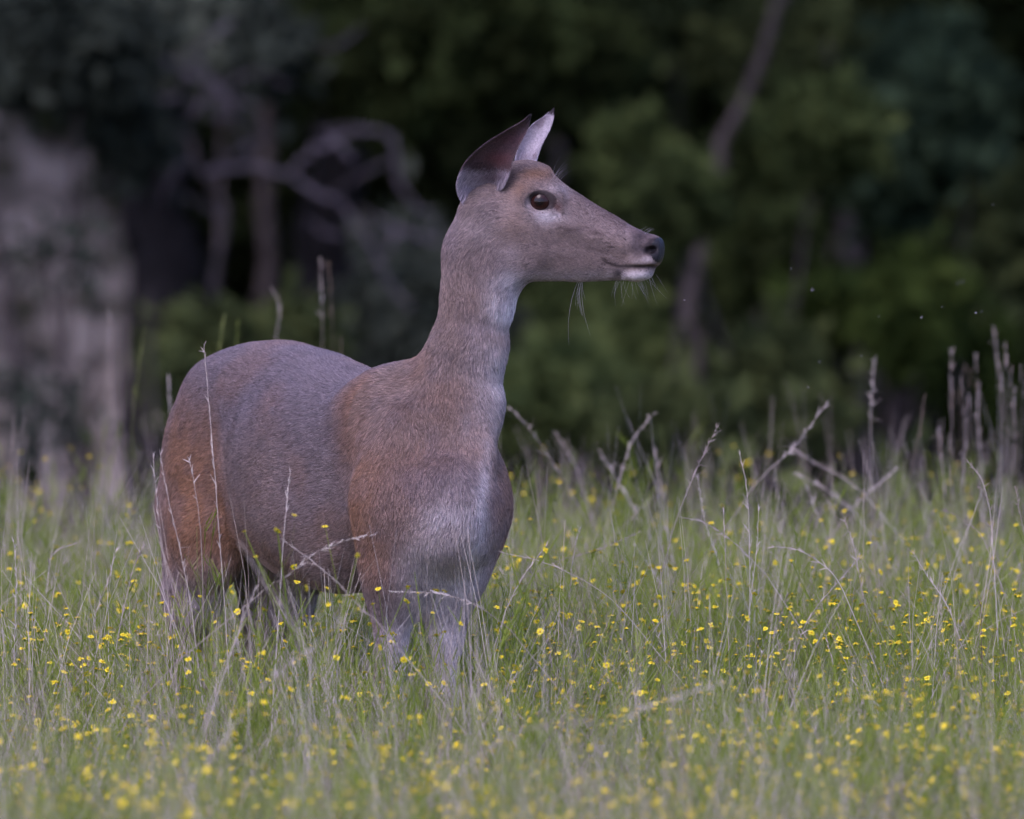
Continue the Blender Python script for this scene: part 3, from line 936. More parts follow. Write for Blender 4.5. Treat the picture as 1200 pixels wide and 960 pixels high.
G_OLIVE = leaf_mat('leaf_olive', [(.30, (.024, .032, .012)), (.50, (.058, .080, .027)), (.70, (.112, .142, .048))], .35, 5.0)
G_BLUE = leaf_mat('leaf_blue_green', [(.30, (.022, .036, .020)), (.50, (.058, .090, .048)), (.70, (.11, .155, .085))], .35, 5.0)
G_BRIGHT = leaf_mat('leaf_bright', [(.28, (.025, .038, .010)), (.52, (.055, .082, .020)), (.75, (.10, .135, .034))], .4, 5.0)
G_GREY = leaf_mat('leaf_grey', [(.28, (.032, .040, .030)), (.52, (.068, .080, .058)), (.75, (.11, .125, .09))], .3, 5.0)
G_DARK = leaf_mat('leaf_dark', [(.28, (.020, .028, .012)), (.52, (.048, .062, .024)), (.75, (.095, .115, .040))], .25, 5.0)
BARK_DARK = noise_mat('bark_dark', [(.3, (.007, .006, .006)), (.6, (.017, .015, .015)), (.8, (.032, .028, .028))], 14, .95, 8, .7)
BARK_GREY = noise_mat('bark_grey', [(.3, (.06, .052, .060)), (.6, (.115, .10, .115)), (.8, (.18, .16, .175))], 12, .9, 8, .6)
BARK_MID = noise_mat('bark_brown', [(.3, (.040, .032, .030)), (.6, (.078, .064, .060)), (.8, (.12, .10, .095))], 12, .9, 8, .6)

def leaves(rs, clusters, size, n_total):
    """clusters: (centre, radii, weight). Each leaf is two triangles folded along the midrib."""
    w = np.array([c[2] for c in clusters], float); w /= w.sum()
    k = rs.choice(len(clusters), n_total, p=w)
    cen = np.array([c[0] for c in clusters]); rr = np.array([c[1] for c in clusters])
    d = rs.normal(size=(n_total, 3)); d /= np.linalg.norm(d, axis=1)[:, None]
    rad_ = rs.rand(n_total) ** .42
    q = cen[k] + d * rad_[:, None] * rr[k]
    # twig clumping
    g = np.floor(q / (size * 5)); h = np.sin(g @ np.array([12.9898, 78.233, 37.719])) * 43758.5453
    h = h - np.floor(h)
    keep = h > .34
    q = q[keep]; n = len(q)
    q += rs.normal(0, size * .5, (n, 3))
    a = rs.normal(size=(n, 3)) + np.array([0, 0, -.5]); a /= np.linalg.norm(a, axis=1)[:, None]
    b = np.cross(a, rs.normal(size=(n, 3))); b /= np.linalg.norm(b, axis=1)[:, None]
    c = np.cross(a, b)
    s = size * rs.uniform(.6, 1.3, (n, 1))
    V = np.stack([q, q + a * s * .5 + b * s * .30 + c * s * .06, q + a * s, q + a * s * .5 - b * s * .30 + c * s * .06], 1).reshape(-1, 3)
    i = np.arange(n) * 4
    F = np.concatenate([np.stack([i, i + 1, i + 2], 1), np.stack([i, i + 2, i + 3], 1)])
    return V, F
def limb(pts, r0, r1, n=20, sides=10, rs=None, wob=.0):
    p = smooth_poly(pts, n)
    if rs is not None and wob:
        p[1:-1] += rs.normal(0, wob, (n - 2, 3))
    return tube(p, np.linspace(r0, r1, n), sides)
def PX(px, py, y): return P(px, py, y)
def cl(px, py, rx, ry, y, w=1.0, ry_d=None):
    """a cluster of leaves seen at a picture point"""
    return (P(px, py, y), np.array([M(rx, y), ry_d or M((rx + ry) / 2, y), M(ry, y)]), w * rx * ry)

def foot(p):                                # drop a picture point on to the ground below
    return np.array([p[0], p[1], float(ground_z(p[0], p[1])) - .05])

def tree(name, label, cat, group, base, limbs, bark, clusters=(), leafm=None, size=.07, nleaf=0, seed=0):
    rs = R(seed)
    base = np.array(base, float)
    root = empty(name, base)
    props(root, label, cat, group)
    for nm_, pts, r0, r1, *bk in limbs:
        V, F = limb(np.array(pts) - base, r0, r1, 26, 12, rs, .004 + r0 * .05)
        link(nm_, mesh_np(nm_, V, F, bk[0] if bk else bark), root)
    if nleaf:
        V, F = leaves(rs, [(c - base, r_, w) for c, r_, w in clusters], size, nleaf)
        link('crown', mesh_np('crown', V, F, leafm, smooth=False), root)['kind'] = 'stuff'
    return root
def high(base, h, dx=0, dy=0): return np.array([base[0] + dx, base[1] + dy, base[2] + h])

# --- trees whose trunks the photograph shows
yA = 15.0
a0 = foot(P(188, 460, yA))
tree('oak_tree', 'broad dark trunk behind the doe’s rump, standing beside the pale gap in the wood', 'tree', 'trees at the edge of the wood', a0,
     [('trunk', [a0, P(192, 380, yA), P(186, 250, yA), P(190, 100, yA), P(200, -60, yA), P(190, -500, yA), P(150, -1400, yA)], M(50, yA), M(22, yA)),
      ('limb', [P(190, -40, yA), P(90, -160, yA - .4), P(-120, -420, yA - .8)], M(24, yA), M(8, yA)),
      ('limb', [P(195, -120, yA), P(330, -300, yA - .5), P(470, -620, yA - 1)], M(24, yA), M(8, yA))],
     BARK_DARK, [cl(190, -420, 330, 260, yA, .05), cl(60, -60, 120, 60, yA - .3, .6), cl(240, -900, 420, 330, yA, .05), cl(60, 40, 90, 35, yA - .6, .4), cl(240, 50, 70, 35, yA - .7, .5)],
     G_GREY, .075, 26000, 21)
yB = 15.5
b0 = foot(P(384, 460, yB))
tree('oak_tree', 'dark forked trunk above the doe’s back with a bright green bough hanging over it', 'tree', 'trees at the edge of the wood', b0,
     [('trunk', [b0, P(376, 400, yB), P(380, 300, yB), P(392, 190, yB), P(400, 90, yB), P(420, -40, yB), P(430, -500, yB), P(470, -1300, yB)], M(44, yB), M(20, yB)),
      ('limb', [P(402, 60, yB), P(500, -60, yB - .5), P(640, -160, yB - .8)], M(18, yB), M(6, yB)),
      ('limb', [P(425, -260, yB), P(300, -480, yB - .5), P(160, -700, yB - .8)], M(20, yB), M(7, yB))],
     BARK_DARK, [cl(540, 30, 125, 66, yB - 1.0, 2.2), cl(450, 96, 48, 44, yB - 1.0, 1.9), cl(640, 70, 90, 52, yB - .9, 1.2), cl(420, 15, 60, 40, yB - .8, 1.2), cl(500, -400, 330, 260, yB, .05), cl(480, -900, 400, 350, yB, .05)],
     G_OLIVE, .075, 30000, 22)
yC = 13.2
c0 = foot(P(815, 520, yC))
tree('young_tree', 'slender leaning grey trunk right of the doe’s nose', 'tree', 'trees at the edge of the wood', c0,
     [('trunk', [c0, P(816, 470, yC), P(810, 390, yC), P(818, 300, yC), P(836, 210, yC), P(856, 150, yC), P(884, 90, yC), P(908, 20, yC), P(930, -90, yC), P(960, -700, yC)], M(8.5, yC), M(5, yC))],
     BARK_MID, [cl(890, 175, 50, 26, yC + .6, 1.0), cl(965, 175, 50, 34, yC + .6, 1.4), cl(745, 185, 40, 40, yC + .8, .9), cl(900, -330, 300, 260, yC, .05)],
     G_OLIVE, .060, 7000, 23)
yD = 13.0
d0 = foot(P(252, 520, yD))
tree('dead_tree', 'pale bare dead tree with crooked grey branches in front of the two dark trunks', 'tree', None, d0,
     [('trunk', [d0, P(250, 420, yD), P(250, 330, yD), P(262, 255, yD), P(240, 205, yD), P(212, 150, yD), P(170, 115, yD), P(143, 80, yD), P(128, 30, yD), P(140, -60, yD)], M(4.7, yD), M(2.5, yD), BARK_MID),
      ('limb', [P(240, 205, yD), P(270, 195, yD), P(322, 203, yD), P(368, 222, yD), P(405, 250, yD), P(432, 285, yD), P(455, 330, yD), P(480, 362, yD)], M(3.9, yD), M(1.8, yD)),
      ('limb', [P(335, 205, yD), P(362, 180, yD), P(398, 160, yD), P(437, 152, yD), P(462, 172, yD), P(466, 215, yD)], M(3.4, yD), M(2.2, yD)),
      ('limb', [P(466, 214, yD), P(485, 236, yD), P(508, 258, yD), P(514, 285, yD)], M(2.5, yD), M(1.1, yD)),
      ('limb', [P(212, 150, yD), P(250, 110, yD), P(300, 85, yD), P(340, 100, yD)], M(2.2, yD), M(0.8, yD)),
      ('limb', [P(230, 180, yD), P(205, 200, yD), P(185, 240, yD)], M(2.2, yD), M(0.8, yD)),
      ('limb', [P(300, 198, yD), P(280, 150, yD), P(248, 100, yD), P(230, 60, yD)], M(1.7, yD), M(0.8, yD)),
      ('limb', [P(262, 252, yD), P(236, 240, yD), P(205, 226, yD)], M(2.2, yD), M(0.8, yD))],
     BARK_GREY)
dead = [o for o in COL.objects if o.name.startswith('dead_tree')][0]
rt = R(64)
for i in range(22):
    x, y = [(rt.uniform(150, 330), rt.uniform(60, 230)), (rt.uniform(120, 470), rt.uniform(20, 130)), (rt.uniform(380, 520), rt.uniform(150, 300))][i % 3]
    a = rt.uniform(-.9, .9) + (math.pi if rt.rand() < .5 else 0)
    L_ = rt.uniform(40, 110); yy = yD + rt.uniform(-.5, .9)
    pts = [P(x, y, yy), P(x + L_ * .5 * math.cos(a), y + L_ * .5 * math.sin(a) + rt.uniform(-10, 10), yy), P(x + L_ * math.cos(a), y + L_ * math.sin(a), yy + .1)]
    V, F = limb(np.array(pts) - d0, M(rt.uniform(1.6, 3.4), yD), M(1, yD), 8, 5)
    link('twig', mesh_np('twig', V, F, BARK_GREY), dead)
yE = 17.5
for i, (x0, x1, w, lab) in enumerate([(636, 650, 13, 'dim thin trunk below the doe’s muzzle, half lost in the shade'), (306, 312, 12, 'thin brown stem between the two broad dark trunks'),
                                      (1012, 985, 10, 'faint thin stem in the dark behind the right-hand bushes'), (690, 742, 9, 'dim slanting stem low behind the slender grey trunk'),]):
    yy = yE if i != 4 else 12
    p0 = foot(P(x0, 480, yy))
    root = tree('sapling', lab, 'sapling', 'saplings in the shade', p0,
         [('trunk', [p0, P(x0, 430, yy), P((x0 + x1) / 2 + 4, 330, yy)] + ([P(x1, 200, yy), P(x1 + 6, 40, yy), P(x1 + 14, -200, yy)] if i != 4 else [P(-12, 270, yy), P(-60, 180, yy)]), M(w, yy), M(w * .5, yy))],
         BARK_GREY if i == 4 else BARK_MID, [cl(x1, -220, 130, 90, yy), cl(x1 + 10, -60, 60, 40, yy)], G_DARK, .06, 2600, 40 + i)

# --- bushes and low boughs, each with its own stems
def bush(label, clusters, leafm, size, n, y, seed, stems=5, name='bush', spread=.5):
    rs = R(seed)
    cx = float(np.mean([c[0][0] for c in clusters]))
    base = np.array([cx, y, float(ground_z(cx, y)) - .03])
    root = empty(name, base)
    props(root, label, 'bush', 'bushes along the wood')
    parts = []
    for i in range(stems):
        c = clusters[i % len(clusters)]
        tgt = c[0] + rs.normal(0, .5, 3) * c[1]
        s = base + np.array([rs.normal(0, .10), rs.normal(0, .10), 0])
        mid = (s + tgt) / 2 + np.array([rs.normal(0, .08), 0, .08])
        V, F = limb(np.array([s, mid, tgt]) - base, .016, .004, 12, 6)
        link('stem', mesh_np('stem', V, F, BARK_MID), root)
    V, F = leaves(rs, [(c - base, r_, w) for c, r_, w in clusters], size, n)
    link('foliage', mesh_np('foliage', V, F, leafm, smooth=False), root)['kind'] = 'stuff'
bush('large blue-green bush, brightest mass of leaves near the right edge', [cl(1085, 165, 72, 80, 13.35, 1.4), cl(1060, 100, 90, 60, 13.63, 1.0), cl(1120, 220, 40, 50, 13.35, .8), cl(1000, 70, 90, 60, 13.92, .8)], G_BLUE, 0.078, 15000, 13.92, 51)
bush('yellow-green bush low on the right, over the tall dry stalks', [cl(1066, 372, 34, 46, 12.78, 1.6), cl(1082, 330, 28, 24, 12.78, 1.2), cl(975, 350, 60, 26, 13.06, .9), cl(1150, 440, 50, 60, 13.06, .6)], G_BRIGHT, 0.062, 5200, 13.06, 52)
bush('olive bush with a small bright bough behind the slender grey trunk', [cl(795, 232, 26, 30, 12.50, 1.6), cl(965, 150, 50, 40, 12.78, 1.3), cl(1000, 250, 80, 50, 13.63, .6), cl(900, 300, 60, 60, 14.77, .4)], G_OLIVE, 0.062, 7000, 13.35, 53)
bush('dull grey-green bush filling the top left corner', [cl(60, 50, 110, 50, 12.50, 1), cl(10, 130, 40, 20, 12.50, .5), cl(150, 160, 40, 30, 12.64, .6), cl(285, 60, 60, 50, 13.63, .8)], G_GREY, 0.067, 7500, 12.78, 54)
bush('sparse dark twigs and leaves in front of the pale bank at left', [cl(60, 300, 70, 60, 11.64, .8), cl(30, 430, 70, 50, 11.64, .9), cl(110, 400, 60, 60, 11.79, .7), cl(60, 500, 80, 30, 11.36, .8), cl(170, 330, 26, 60, 11.79, .5)], G_GREY, 0.050, 800, 11.64, 55, 9)
bush('low green bush between the dark trunks, just over the doe’s back', [cl(255, 420, 70, 40, 12.50, 1.2), cl(205, 470, 30, 40, 11.93, .6), cl(345, 400, 40, 40, 12.78, .5)], G_DARK, 0.062, 5000, 12.21, 56)
bush('misty grey-green bush behind the doe’s neck', [cl(470, 400, 60, 90, 13.92, 1.2), cl(480, 300, 40, 46, 14.20, .7), cl(440, 240, 26, 30, 14.20, .5), cl(620, 440, 60, 60, 13.92, .5)], G_GREY, 0.067, 8000, 13.92, 57)
bush('dark green bush low behind the doe’s chest', [cl(650, 470, 90, 50, 12.21, 1), cl(740, 420, 70, 60, 13.35, .7), cl(690, 380, 70, 60, 13.92, .5)], G_OLIVE, 0.062, 6500, 12.50, 58)
bush('dark bush below the slender grey trunk', [cl(870, 450, 90, 60, 12.78, .8), cl(960, 480, 90, 40, 11.93, .8), cl(790, 500, 80, 30, 11.64, .8)], G_DARK, 0.067, 6500, 12.50, 59)
bush('dark leafy bush under the trees at top right', [cl(900, 60, 110, 60, 15.62, .6), cl(760, 60, 90, 80, 15.90, .6), cl(1160, 320, 60, 110, 15.05, .6), cl(1040, 300, 80, 60, 15.34, .5), cl(740, 300, 60, 50, 15.90, .4)], G_DARK, 0.078, 12000, 15.90, 60)

# --- the pale dry bank glimpsed at the left
bankm = noise_mat('dry_bank', [(.38, (.06, .06, .04)), (.46, (.18, .16, .14)), (.54, (.33, .29, .26)), (.7, (.46, .41, .37))], 6.5, .95, 3, .5)
def bank():
    nx_, nz_ = 60, 26
    xs = np.linspace(-2.9, -.99, nx_); t = np.linspace(0, 1, nz_)
    V = []
    for x in xs:
        for k in t:
            y = 17.2 + k * 2.6
            z = -2.0 + (2.25 - .9 * max(0, (-1.9 - x))) * k
            p = Vector((x * 3, y * 3, z * 3))
            V.append((x, y + .25 * noise.noise(p) + .1 * noise.noise(p * 3), z + .14 * noise.noise(p * 1.4) + (.12 * noise.noise(Vector((x * 2, 0, 3))) * k)))
    F = [(i * nz_ + j, (i + 1) * nz_ + j, (i + 1) * nz_ + j + 1, i * nz_ + j + 1) for i in range(nx_ - 1) for j in range(nz_ - 1)]
    o = link('dry_bank', mesh_np('dry_bank', V, F, bankm)); props(o, kind='structure')
bank()

# --- instancing of one kind of thing nobody could count, in a single object
def scatter(name, mats_meshes, pts, rotz, tilt, scale, pick, label=None):
    """mats_meshes: list of source mesh objects kept out of the scene"""
    me = bpy.data.meshes.new(name)
    me.vertices.add(len(pts)); me.vertices.foreach_set('co', np.asarray(pts, np.float32).ravel())
    def att(nm_, ty, v, key='value'):
        a = me.attributes.new(nm_, ty, 'POINT'); a.data.foreach_set(key, np.asarray(v).ravel())
    rot = np.zeros((len(pts), 3), np.float32); rot[:, 2] = rotz; rot[:, 0] = tilt[:, 0]; rot[:, 1] = tilt[:, 1]
    att('rot', 'FLOAT_VECTOR', rot, 'vector')
    att('siz', 'FLOAT', np.asarray(scale, np.float32)); att('pick', 'INT', np.asarray(pick, np.int32))
    o = link(name, me)
    col = bpy.data.collections.new(name + '_sources')
    for s_ in mats_meshes: col.objects.link(s_)
    ng = bpy.data.node_groups.new(name, 'GeometryNodeTree')
    ng.interface.new_socket('Geometry', in_out='INPUT', socket_type='NodeSocketGeometry')
    ng.interface.new_socket('Geometry', in_out='OUTPUT', socket_type='NodeSocketGeometry')
    N, L = ng.nodes, ng.links
    gi, go = N.new('NodeGroupInput'), N.new('NodeGroupOutput')
    iop = N.new('GeometryNodeInstanceOnPoints')
    ci = N.new('GeometryNodeCollectionInfo'); ci.inputs['Collection'].default_value = col
    ci.inputs['Separate Children'].default_value = True; ci.inputs['Reset Children'].default_value = True
    def named(nm_, ty):
        q = N.new('GeometryNodeInputNamedAttribute'); q.data_type = ty; q.inputs['Name'].default_value = nm_
        return [s for s in q.outputs if s.enabled and s.name == 'Attribute'][0] if any(s.enabled and s.name == 'Attribute' for s in q.outputs) else q.outputs[0]
    L.new(gi.outputs[0], iop.inputs['Points']); L.new(ci.outputs[0], iop.inputs['Instance'])
    iop.inputs['Pick Instance'].default_value = True
    L.new(named('pick', 'INT'), iop.inputs['Instance Index'])
    e2r = N.new('FunctionNodeEulerToRotation')
    L.new(named('rot', 'FLOAT_VECTOR'), e2r.inputs[0]); L.new(e2r.outputs[0], iop.inputs['Rotation'])
    cx = N.new('ShaderNodeCombineXYZ'); s0 = named('siz', 'FLOAT')
    for i in range(3): L.new(s0, cx.inputs[i])
    L.new(cx.outputs[0], iop.inputs['Scale'])
    L.new(iop.outputs[0], go.inputs[0])
    md_ = o.modifiers.new('scatter', 'NODES'); md_.node_group = ng
    o['kind'] = 'stuff'
    return o
def source(name, V, F, mat=None, mats=None, midx=None, smooth=False):
    me = mesh_np(name, V, F, mat, smooth=smooth, mats=mats, midx=midx)
    return bpy.data.objects.new(name, me)

# --- the closed wood beyond and an unseen canopy added to shade it: leaf masses by the thousand
def wood_mass():
    rs = R(77)
    src = []
    for i in range(5):
        V, F = leaves(R(80 + i), [(np.zeros(3), np.array([.55, .55, .42]), 1)], .10, 1100)
        src.append(source('leaf_mass', V, F, [G_DARK, G_DARK, G_OLIVE, G_DARK, G_GREY][i]))
    pts, sc = [], []
    for k in range(1500):                      # wall of foliage at the back
        x = rs.uniform(-10, 10); y = rs.uniform(20, 26)
        z = ground_z(x, y) + rs.uniform(0, 1) ** 1.0 * 6.5
        
        pts.append((x, y, z)); sc.append(rs.uniform(.8, 1.5))
    for k in range(1100):                      # canopy out of view, added to keep skylight off the wood
        x = rs.uniform(-10, 10); y = rs.uniform(17, 25)
        z = rs.uniform(2.2, 5.0)
        if x < -.6 and rs.rand() < .55: continue      # thinner over the pale bank
        pts.append((x, y, z)); sc.append(rs.uniform(1.0, 1.8))
    pts = np.array(pts); n = len(pts)
    o = scatter('woods', src, pts, rs.uniform(0, 6.28, n), rs.normal(0, .3, (n, 2)), sc, rs.choice(5, n, p=[.3, .25, .15, .2, .1]))
    q_ = []
    for k in range(60):                        # thicket closing the wood beside the bank
        q_.append((rs.uniform(-6.5, -2.3), rs.uniform(15.0, 19.0), rs.uniform(-1.8, .7)))
    q_ = np.array(q_); scatter('thicket', src, q_, rs.uniform(0, 6.28, len(q_)), rs.normal(0, .3, (len(q_), 2)), rs.uniform(.8, 1.3, len(q_)), rs.randint(0, 5, len(q_)))
    # undergrowth on the forest floor
    pts = []
    for k in range(1200):
        x = rs.uniform(-7, 7); y = 6.0 + 13 * rs.rand() ** 1.0
        pts.append((x, y, ground_z(x, y) + .08))
    pts = np.array(pts); n = len(pts)
    src2 = []
    for i in range(3):
        V, F = leaves(R(90 + i), [(np.array([0, 0, .12]), np.array([.28, .28, .22]), 1)], .06, 420)
        src2.append(source('undergrowth_tuft', V, F, [G_DARK, G_DARK, G_DARK][i]))
    scatter('undergrowth', src2, pts, rs.uniform(0, 6.28, n), rs.normal(0, .15, (n, 2)), rs.uniform(.6, 1.5, n), rs.randint(0, 3, n))
wood_mass()

# ================================================================== THE MEADOW
M_STEM = leaf_mat('meadow_green', [(.25, (.16, .225, .03)), (.5, (.26, .33, .055)), (.75, (.38, .43, .10))], .42, 6)
M_STEM2 = leaf_mat('meadow_grey_green', [(.25, (.21, .26, .06)), (.5, (.32, .36, .11)), (.75, (.42, .44, .18))], .42, 6)
M_DRY = noise_mat('dry_straw', [(.25, (.32, .26, .22)), (.5, (.50, .42, .37)), (.75, (.64, .56, .50))], 5, .8, 3, obj_random=True)
M_DRYB = noise_mat('dry_brown', [(.25, (.12, .085, .06)), (.5, (.20, .15, .11)), (.75, (.30, .24, .19))], 5, .85, 3, obj_random=True)
M_YEL, ny_, ly_, by_ = nmat('petal_yellow', .55, .2)
by_.inputs['Base Color'].default_value = (.86, .70, .035, 1)
M_EYE, _, _, bo_ = nmat('flower_centre', .8, .1)
bo_.inputs['Base Color'].default_value = (.75, .50, .020, 1)

def strip(pts, w0, w1, rs):
    """a flat narrow blade along a line"""
    pts = np.asarray(pts); n = len(pts)
    t = pts[-1] - pts[0]
    s = np.cross(t, rs.normal(size=3)); s /= np.linalg.norm(s) + 1e-9
    w = np.linspace(w0, w1, n)[:, None] * .5
    V = np.concatenate([pts - s * w, pts + s * w])
    F = [(i, i + 1, n + i + 1, n + i) for i in range(n - 1)]
    return V, np.array(F)
def arc(p, d, L, bend, n, rs):
    d = np.array(d, float); d /= np.linalg.norm(d); out = [np.array(p, float)]
    b = np.array(bend, float)
    for i in range(n - 1):
        out.append(out[-1] + d * L / (n - 1)); d = d + b / n; d /= np.linalg.norm(d)
    return np.array(out)
def forb(rs, h, nst=9, spread=.05, leafn=16):
    """wiry branching herb with thread-like leaves; returns strips and the tips"""
    parts, tips = [], []
    for k in range(nst):
        a = rs.uniform(0, 6.28); r = spread * rs.rand() ** .5
        p0 = np.array([math.cos(a) * r * .5, math.sin(a) * r * .5, 0])
        st = arc(p0, (math.cos(a) * .5, math.sin(a) * .5, 1), h * rs.uniform(.65, 1.05), (rs.normal(0, .25), rs.normal(0, .25), .2), 7, rs)
        parts.append(strip(st, .0018, .0009, rs)); tips.append(st[-1])
        for q in range(leafn):
            t = rs.uniform(.12, 1) * 6; i = min(int(t), 5); b = st[i] + (st[i + 1] - st[i]) * (t - i)
            aa = rs.uniform(0, 6.28)
            br = arc(b, (math.cos(aa) * .8, math.sin(aa) * .8, 1.1), rs.uniform(.018, .05) * (1.25 - .09 * t), (0, 0, rs.uniform(-.2, .5)), 3, rs)
            parts.append(strip(br, .0016, .0006, rs))
        for q in range(3):
            t = rs.uniform(.5, .95) * 6; i = min(int(t), 5); b = st[i] + (st[i + 1] - st[i]) * (t - i)
            aa = rs.uniform(0, 6.28)
            br = arc(b, (math.cos(aa) * .5, math.sin(aa) * .5, 1), rs.uniform(.04, .09), (0, 0, .3), 4, rs)
            parts.append(strip(br, .0011, .0007, rs)); tips.append(br[-1])
    V, F = cat_meshes(parts)
    return V, F, tips
def tuft(rs, h, n, lean, bend, w=.0022, spread=.05):
    parts = []
    for k in range(n):
        a = rs.uniform(0, 6.28); r = spread * rs.rand() ** .5
        l_ = abs(rs.normal(0, lean))
        parts.append(strip(arc((math.cos(a) * r, math.sin(a) * r, 0), (math.cos(a) * l_, math.sin(a) * l_, 1), h * rs.uniform(.4, 1.1), (rs.normal(0, bend), rs.normal(0, bend), -abs(rs.normal(0, bend))), 6, rs), w, w * .25, rs))
    return cat_meshes(parts)
def flower_geo(rs, r=.0055, npet=8):
    """little daisy: separate petals round a domed centre; local +Z is its face"""
    V, F, mi = [], [], []
    for k in range(npet):
        a = k * 2 * math.pi / npet + rs.uniform(-.12, .12); rr = r * rs.uniform(.85, 1.12); up = rs.uniform(-.0008, .0018)
        c, s = math.cos(a), math.sin(a); wd = r * .30
        b = len(V)
        V += [(c * r * .2, s * r * .2, 0), (c * rr * .65 - s * wd, s * rr * .65 + c * wd, up * .6), (c * rr, s * rr, up), (c * rr * .65 + s * wd, s * rr * .65 - c * wd, up * .6)]
        F.append((b, b + 3, b + 2, b + 1)); mi.append(0)
    b = len(V); n = 8
    for ring, (q, z) in enumerate(((.36, .0003), (.24, .0016))):
        for j in range(n):
            V.append((math.cos(j * 6.283 / n) * r * q, math.sin(j * 6.283 / n) * r * q, z))
    for j in range(n): F.append((b + j, b + (j + 1) % n, b + n + (j + 1) % n, b + n + j)); mi.append(1)
    F.append((b + n, b + n + 2, b + n + 4, b + n + 6)); mi.append(1)
    # green cup below
    c0 = len(V)
    for j in range(4): V.append((math.cos(j * 1.5708) * r * .3, math.sin(j * 1.5708) * r * .3, -.0002))
    for j in range(4): V.append((math.cos(j * 1.5708) * r * .1, math.sin(j * 1.5708) * r * .1, -.0035))
    for j in range(4): F.append((c0 + j, c0 + 4 + j, c0 + 4 + (j + 1) % 4, c0 + (j + 1) % 4)); mi.append(2)
    return np.array(V), np.array(F), mi

def meadow_cover():
    rs = R(123)
    src = []
    for i in range(5):
        V, F, _ = forb(R(200 + i), .34 + .02 * i, 10, .06, 15)
        src.append(source('forb_tuft', V, F, M_STEM if i % 2 == 0 else M_STEM2))
    for i in range(3):
        V, F = tuft(R(220 + i), .30, 44, .35, .5, .0024, .07)
        src.append(source('grass_tuft', V, F, [M_STEM2, M_STEM, M_STEM2][i]))
    for i in range(4):
        V, F = tuft(R(240 + i), .38 + .03 * i, 22, 1.0, .6, .0014, .08)
        src.append(source('dry_tuft', V, F, [M_DRY, M_DRY, M_DRYB, M_DRY][i]))
    n = 8500
    X = rs.uniform(-3.6, 3.6, n); Y = rs.uniform(-11.5, 4.6, n)
    # denser in the narrow strip the lens looks along
    m = 9500
    Y2 = rs.uniform(-6.0, 3.6, m); X2 = rs.uniform(-1, 1, m) * (20 + Y2) * .047
    X = np.concatenate([X, X2]); Y = np.concatenate([Y, Y2]); n = len(X)
    hm = 800                                  # thick growth round the doe's legs
    hk_ = rs.randint(0, 4, hm); hxy = np.array(HOOVES)[hk_]
    X = np.concatenate([X, hxy[:, 0] + rs.normal(0, .13, hm)]); Y = np.concatenate([Y, hxy[:, 1] - np.abs(rs.normal(0, .35, hm)) - .03]); n = len(X)
    clump = vnoise(np.stack([X, Y, X * 0], 1), 1.6, 3); c2 = vnoise(np.stack([X, Y, X * 0], 1), 4.0, 8)
    pick = np.where(rs.rand(n) < .66, rs.randint(0, 5, n), np.where(rs.rand(n) < .22, rs.randint(5, 8, n), rs.randint(8, 12, n)))
    dryzone = (c2 > .58) & (rs.rand(n) < .35)
    pick = np.where(dryzone, rs.randint(8, 12, n), pick)
    green = (clump > .52) & (rs.rand(n) < .45)
    pick = np.where(green & ~dryzone, rs.randint(0, 5, n), pick)
    scl = rs.uniform(.68, 1.14, n) * (.88 + .30 * c2)
    scl[-hm:] *= 1.10
    # the grass lies lower past the crest
    scl *= np.where(Y > 2.4, .92, 1)
    # trodden a little where the doe stands
    for hx_, hy_ in HOOVES:
        d2 = (X - hx_) ** 2 + (Y - hy_) ** 2
        scl *= 1 - .10 * np.exp(-d2 / .006)
    Z = ground_z(X, Y) - .005
    pts = np.stack([X, Y, Z], 1)
    scatter('meadow_grass', src, pts, rs.uniform(0, 6.28, n), rs.normal(0, .13, (n, 2)), scl, pick)
HOOVES = [tuple(B(u, v, 1000)[:2]) for u, v in ((80, 32), (105, -28), (-410, 34), (-370, -40))]
meadow_cover()

# --- yellow wildflowers, each plant by itself
def flower_templates():
    out = []
    fl_me = []
    for i in range(4):
        V, F, mi = flower_geo(R(300 + i), .0046 + .0005 * i, 8)
        fl_me.append(mesh_np('flower_head', V, F, mats=[M_YEL, M_EYE, M_STEM], midx=mi, smooth=False))
    for i in range(6):
        rs = R(320 + i)
        V, F, tips = forb(rs, .34, 3, .03, 12)
        st = mesh_np('stem', V, F, M_STEM, smooth=False)
        tips = sorted(tips, key=lambda t: -t[2])[:4 + i % 2]
        out.append((st, tips))
    return fl_me, out
FL_ME, FL_T = flower_templates()
def place_flower(x, y, h, rs, k, label='little yellow daisy-like wildflower on a wiry green stem among the meadow grass', group='yellow wildflowers in the meadow', at=None):
    st, tips = FL_T[k % len(FL_T)]
    s = h / .33
    root = empty('yellow_wildflower', (x, y, float(ground_z(x, y)) - .004), rs.uniform(0, 6.28))
    if at is not None:                       # the highest flower stands exactly at this point
        c, sn = math.cos(root.rotation_euler[2]), math.sin(root.rotation_euler[2])
        t = tips[0]
        s = (at[2] - root.location[2]) / t[2]
        root.location.x = at[0] - (c * t[0] - sn * t[1]) * s; root.location.y = at[1] - (sn * t[0] + c * t[1]) * s
    props(root, label, 'wildflower', group)
    o = link('stem', st, root); o.scale = (s, s, s)
    for t in tips:
        f = link('flower_head', FL_ME[rs.randint(0, 4)], root)
        f.location = t * s
        f.rotation_euler = (rs.normal(0, .5), rs.normal(0, .5), rs.uniform(0, 6.28))
        q = rs.uniform(.75, 1.2); f.scale = (q, q, q)
    return root
rsf = R(500)
